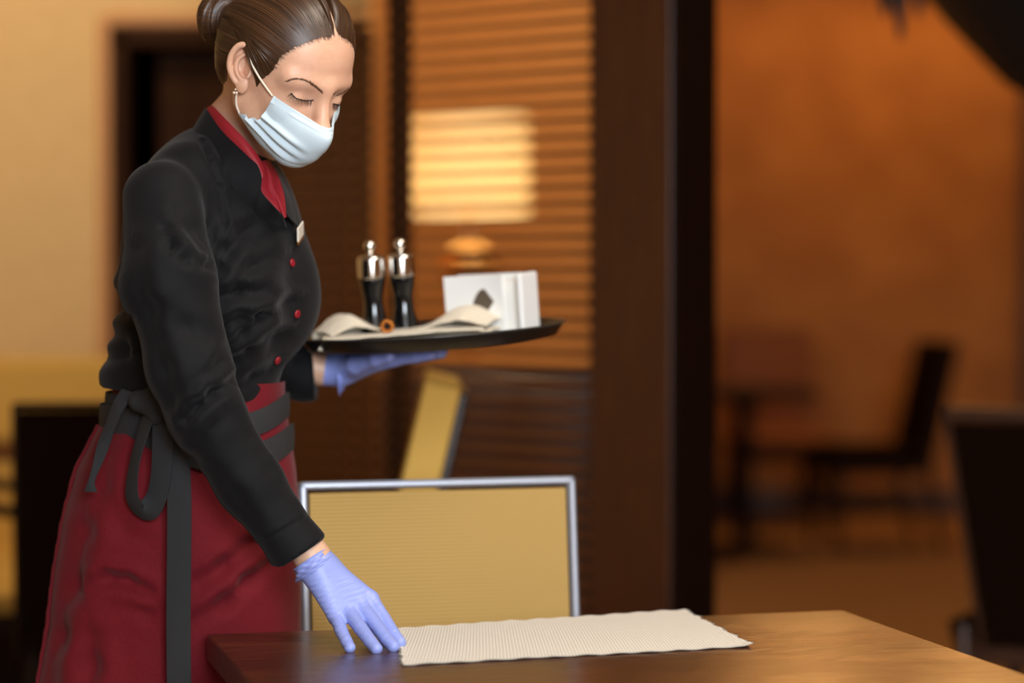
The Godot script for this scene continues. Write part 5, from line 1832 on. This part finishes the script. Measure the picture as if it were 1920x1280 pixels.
# ---------------------------------------------------------------- lamp, sideboard, far table, pendant
func make_back_things() -> void:
	var wood := wood_mat(rgb(26, 13, 6), rgb(38, 20, 9), 95, 0.25)
	var sb := thing("sideboard", Vector3(0.02, 0, -8.55))
	tag(sb, "long dark wooden sideboard behind the slatted screen, carrying the table lamp", "sideboard")
	var m := Mesher.new()
	m.box(Transform3D(Basis.IDENTITY, Vector3(0, 0.48, 0)), Vector3(0.96, 0.88, 0.44), 0.006)
	part("cabinet", m, wood, sb)
	m = Mesher.new()
	m.box(Transform3D(Basis.IDENTITY, Vector3(0, 0.935, 0)), Vector3(1.0, 0.03, 0.48), 0.006)
	part("top_board", m, wood, sb)
	for x in [-0.24, 0.24]:
		m = Mesher.new()
		m.box(Transform3D(Basis.IDENTITY, Vector3(x, 0.49, 0.225)), Vector3(0.455, 0.80, 0.02), 0.006)
		var dr := part("door", m, wood, sb)
		m = Mesher.new()
		m.add(ball(Vector3(x * 0.15, 0.55, 0.245), 0.014))
		part("knob", m, mat(rgb(150, 120, 70), 0.3, 1.0), dr)
	m = Mesher.new()
	m.box(Transform3D(Basis.IDENTITY, Vector3(0, 0.02, 0)), Vector3(0.9, 0.04, 0.38), 0.004)
	part("plinth", m, wood, sb)
	# the lamp
	var at := Vector3(Vector3(-0.1499, 1.3587, -8.5000).x, 0.95, -8.5)
	var lp := thing("table_lamp", at)
	tag(lp, "lit table lamp with a straight cream shade and a shiny globe base behind the screen", "lamp")
	var chrome := mat(rgb(226, 186, 128), 0.10, 1.0)
	m = Mesher.new()
	m.lathe(Transform3D.IDENTITY, [Vector2(0, 0), Vector2(0.085, 0), Vector2(0.088, 0.008), Vector2(0.080, 0.018), Vector2(0.02, 0.026), Vector2(0.012, 0.04), Vector2(0.012, 0.30)], 40)
	part("lamp_foot", m, chrome, lp)
	m = Mesher.new()
	var prof := []
	for k in 21:
		var a := PI * k / 20.0 - PI / 2
		prof.append(Vector2(maxf(0.104 * cos(a), 0.0), 0.362 + 0.078 * sin(a)))
	m.lathe(Transform3D.IDENTITY, prof, 40)
	tag(part("lamp_globe", m, chrome, lp), "shiny flattened globe")
	m = Mesher.new()
	m.lathe(Transform3D.IDENTITY, [Vector2(0.013, 0.43), Vector2(0.013, 0.60), Vector2(0.0, 0.60)], 24)
	part("lamp_stem", m, chrome, lp)
	var shade := mat(rgb(252, 244, 228), 0.9)
	shade.backlight_enabled = true
	shade.backlight = Color(0.97, 0.93, 0.84)
	m = Mesher.new()
	m.lathe(Transform3D.IDENTITY, [Vector2(0.212, 0.545), Vector2(0.208, 0.885), Vector2(0.206, 0.885), Vector2(0.210, 0.545), Vector2(0.212, 0.545)], 56)
	tag(part("lamp_shade", m, shade, lp), "glowing cream shade")
	var glow := mat(rgb(255, 230, 180), 0.5)
	glow.emission_enabled = true
	glow.emission = rgb(255, 214, 150)
	glow.emission_energy_multiplier = 6.0
	part("bulb", ball(Vector3(0, 0.66, 0), 0.035), glow, lp)
	var l := OmniLight3D.new()
	l.name = "bulb_light"
	l.light_color = Color(1.0, 0.88, 0.66)
	l.light_energy = 0.17
	l.light_size = 0.03
	l.omni_range = 30.0
	l.omni_attenuation = 2.0
	l.shadow_enabled = true
	lp.add_child(l)
	l.position = Vector3(0, 0.66, 0)

	# the pedestal table of the far room
	var tb := thing("pedestal_table", Vector3(1.08, 0, -11.2))
	tag(tb, "small dark pedestal table in the far room, right beside the pillar", "table")
	var darkm := wood_mat(rgb(22, 12, 8), rgb(34, 20, 12), 96, 0.75)
	darkm.metallic_specular = 0.25
	m = Mesher.new()
	m.box(Transform3D(Basis.IDENTITY, Vector3(0, 0.735, 0)), Vector3(0.62, 0.035, 0.62), 0.006)
	part("tabletop", m, darkm, tb)
	m = Mesher.new()
	m.lathe(Transform3D.IDENTITY, [Vector2(0.05, 0.03), Vector2(0.04, 0.12), Vector2(0.04, 0.66), Vector2(0.09, 0.717)], 24)
	part("pedestal", m, darkm, tb)
	m = Mesher.new()
	m.lathe(Transform3D.IDENTITY, [Vector2(0, 0), Vector2(0.24, 0), Vector2(0.24, 0.012), Vector2(0.20, 0.024), Vector2(0.06, 0.045), Vector2(0, 0.045)], 32)
	part("foot", m, darkm, tb)

	# the black pendant whose lower left flank crosses the top right corner
	var pd := thing("pendant_lamp", Vector3(1.5469, 2.0883, -6.4000))
	tag(pd, "large black hanging lamp shade cutting across the top right corner of the picture", "lamp")
	var blk := mat(rgb(14, 13, 12), 0.6)
	m = Mesher.new()
	m.lathe(Transform3D.IDENTITY, [Vector2(0.0, -0.40), Vector2(0.10, -0.385), Vector2(0.24, -0.30), Vector2(0.40, -0.13), Vector2(0.52, 0.02), Vector2(0.515, 0.03), Vector2(0.38, 0.08), Vector2(0.05, 0.20), Vector2(0.0, 0.20)], 56)
	part("lamp_shade", m, blk, pd)
	m = Mesher.new()
	m.tube([Vector3(0, 0.19, 0), Vector3(0, 1.74, 0)], 0.008, 8)
	part("cord", m, blk, pd)
	m = Mesher.new()
	for q in [[0.0, 0.0], [0.05, 0.03], [-0.04, 0.03]]:
		m.tube([Vector3(-0.505 + q[0], 0.02 + q[1], 0.02), Vector3(-0.53 + q[0], -0.09 + q[1], 0.02), Vector3(-0.525 + q[0], -0.19 + q[1] * 2.0, 0.02)], [0.03, 0.022, 0.006], 8)
	part("shade_tassel", m, blk, pd)
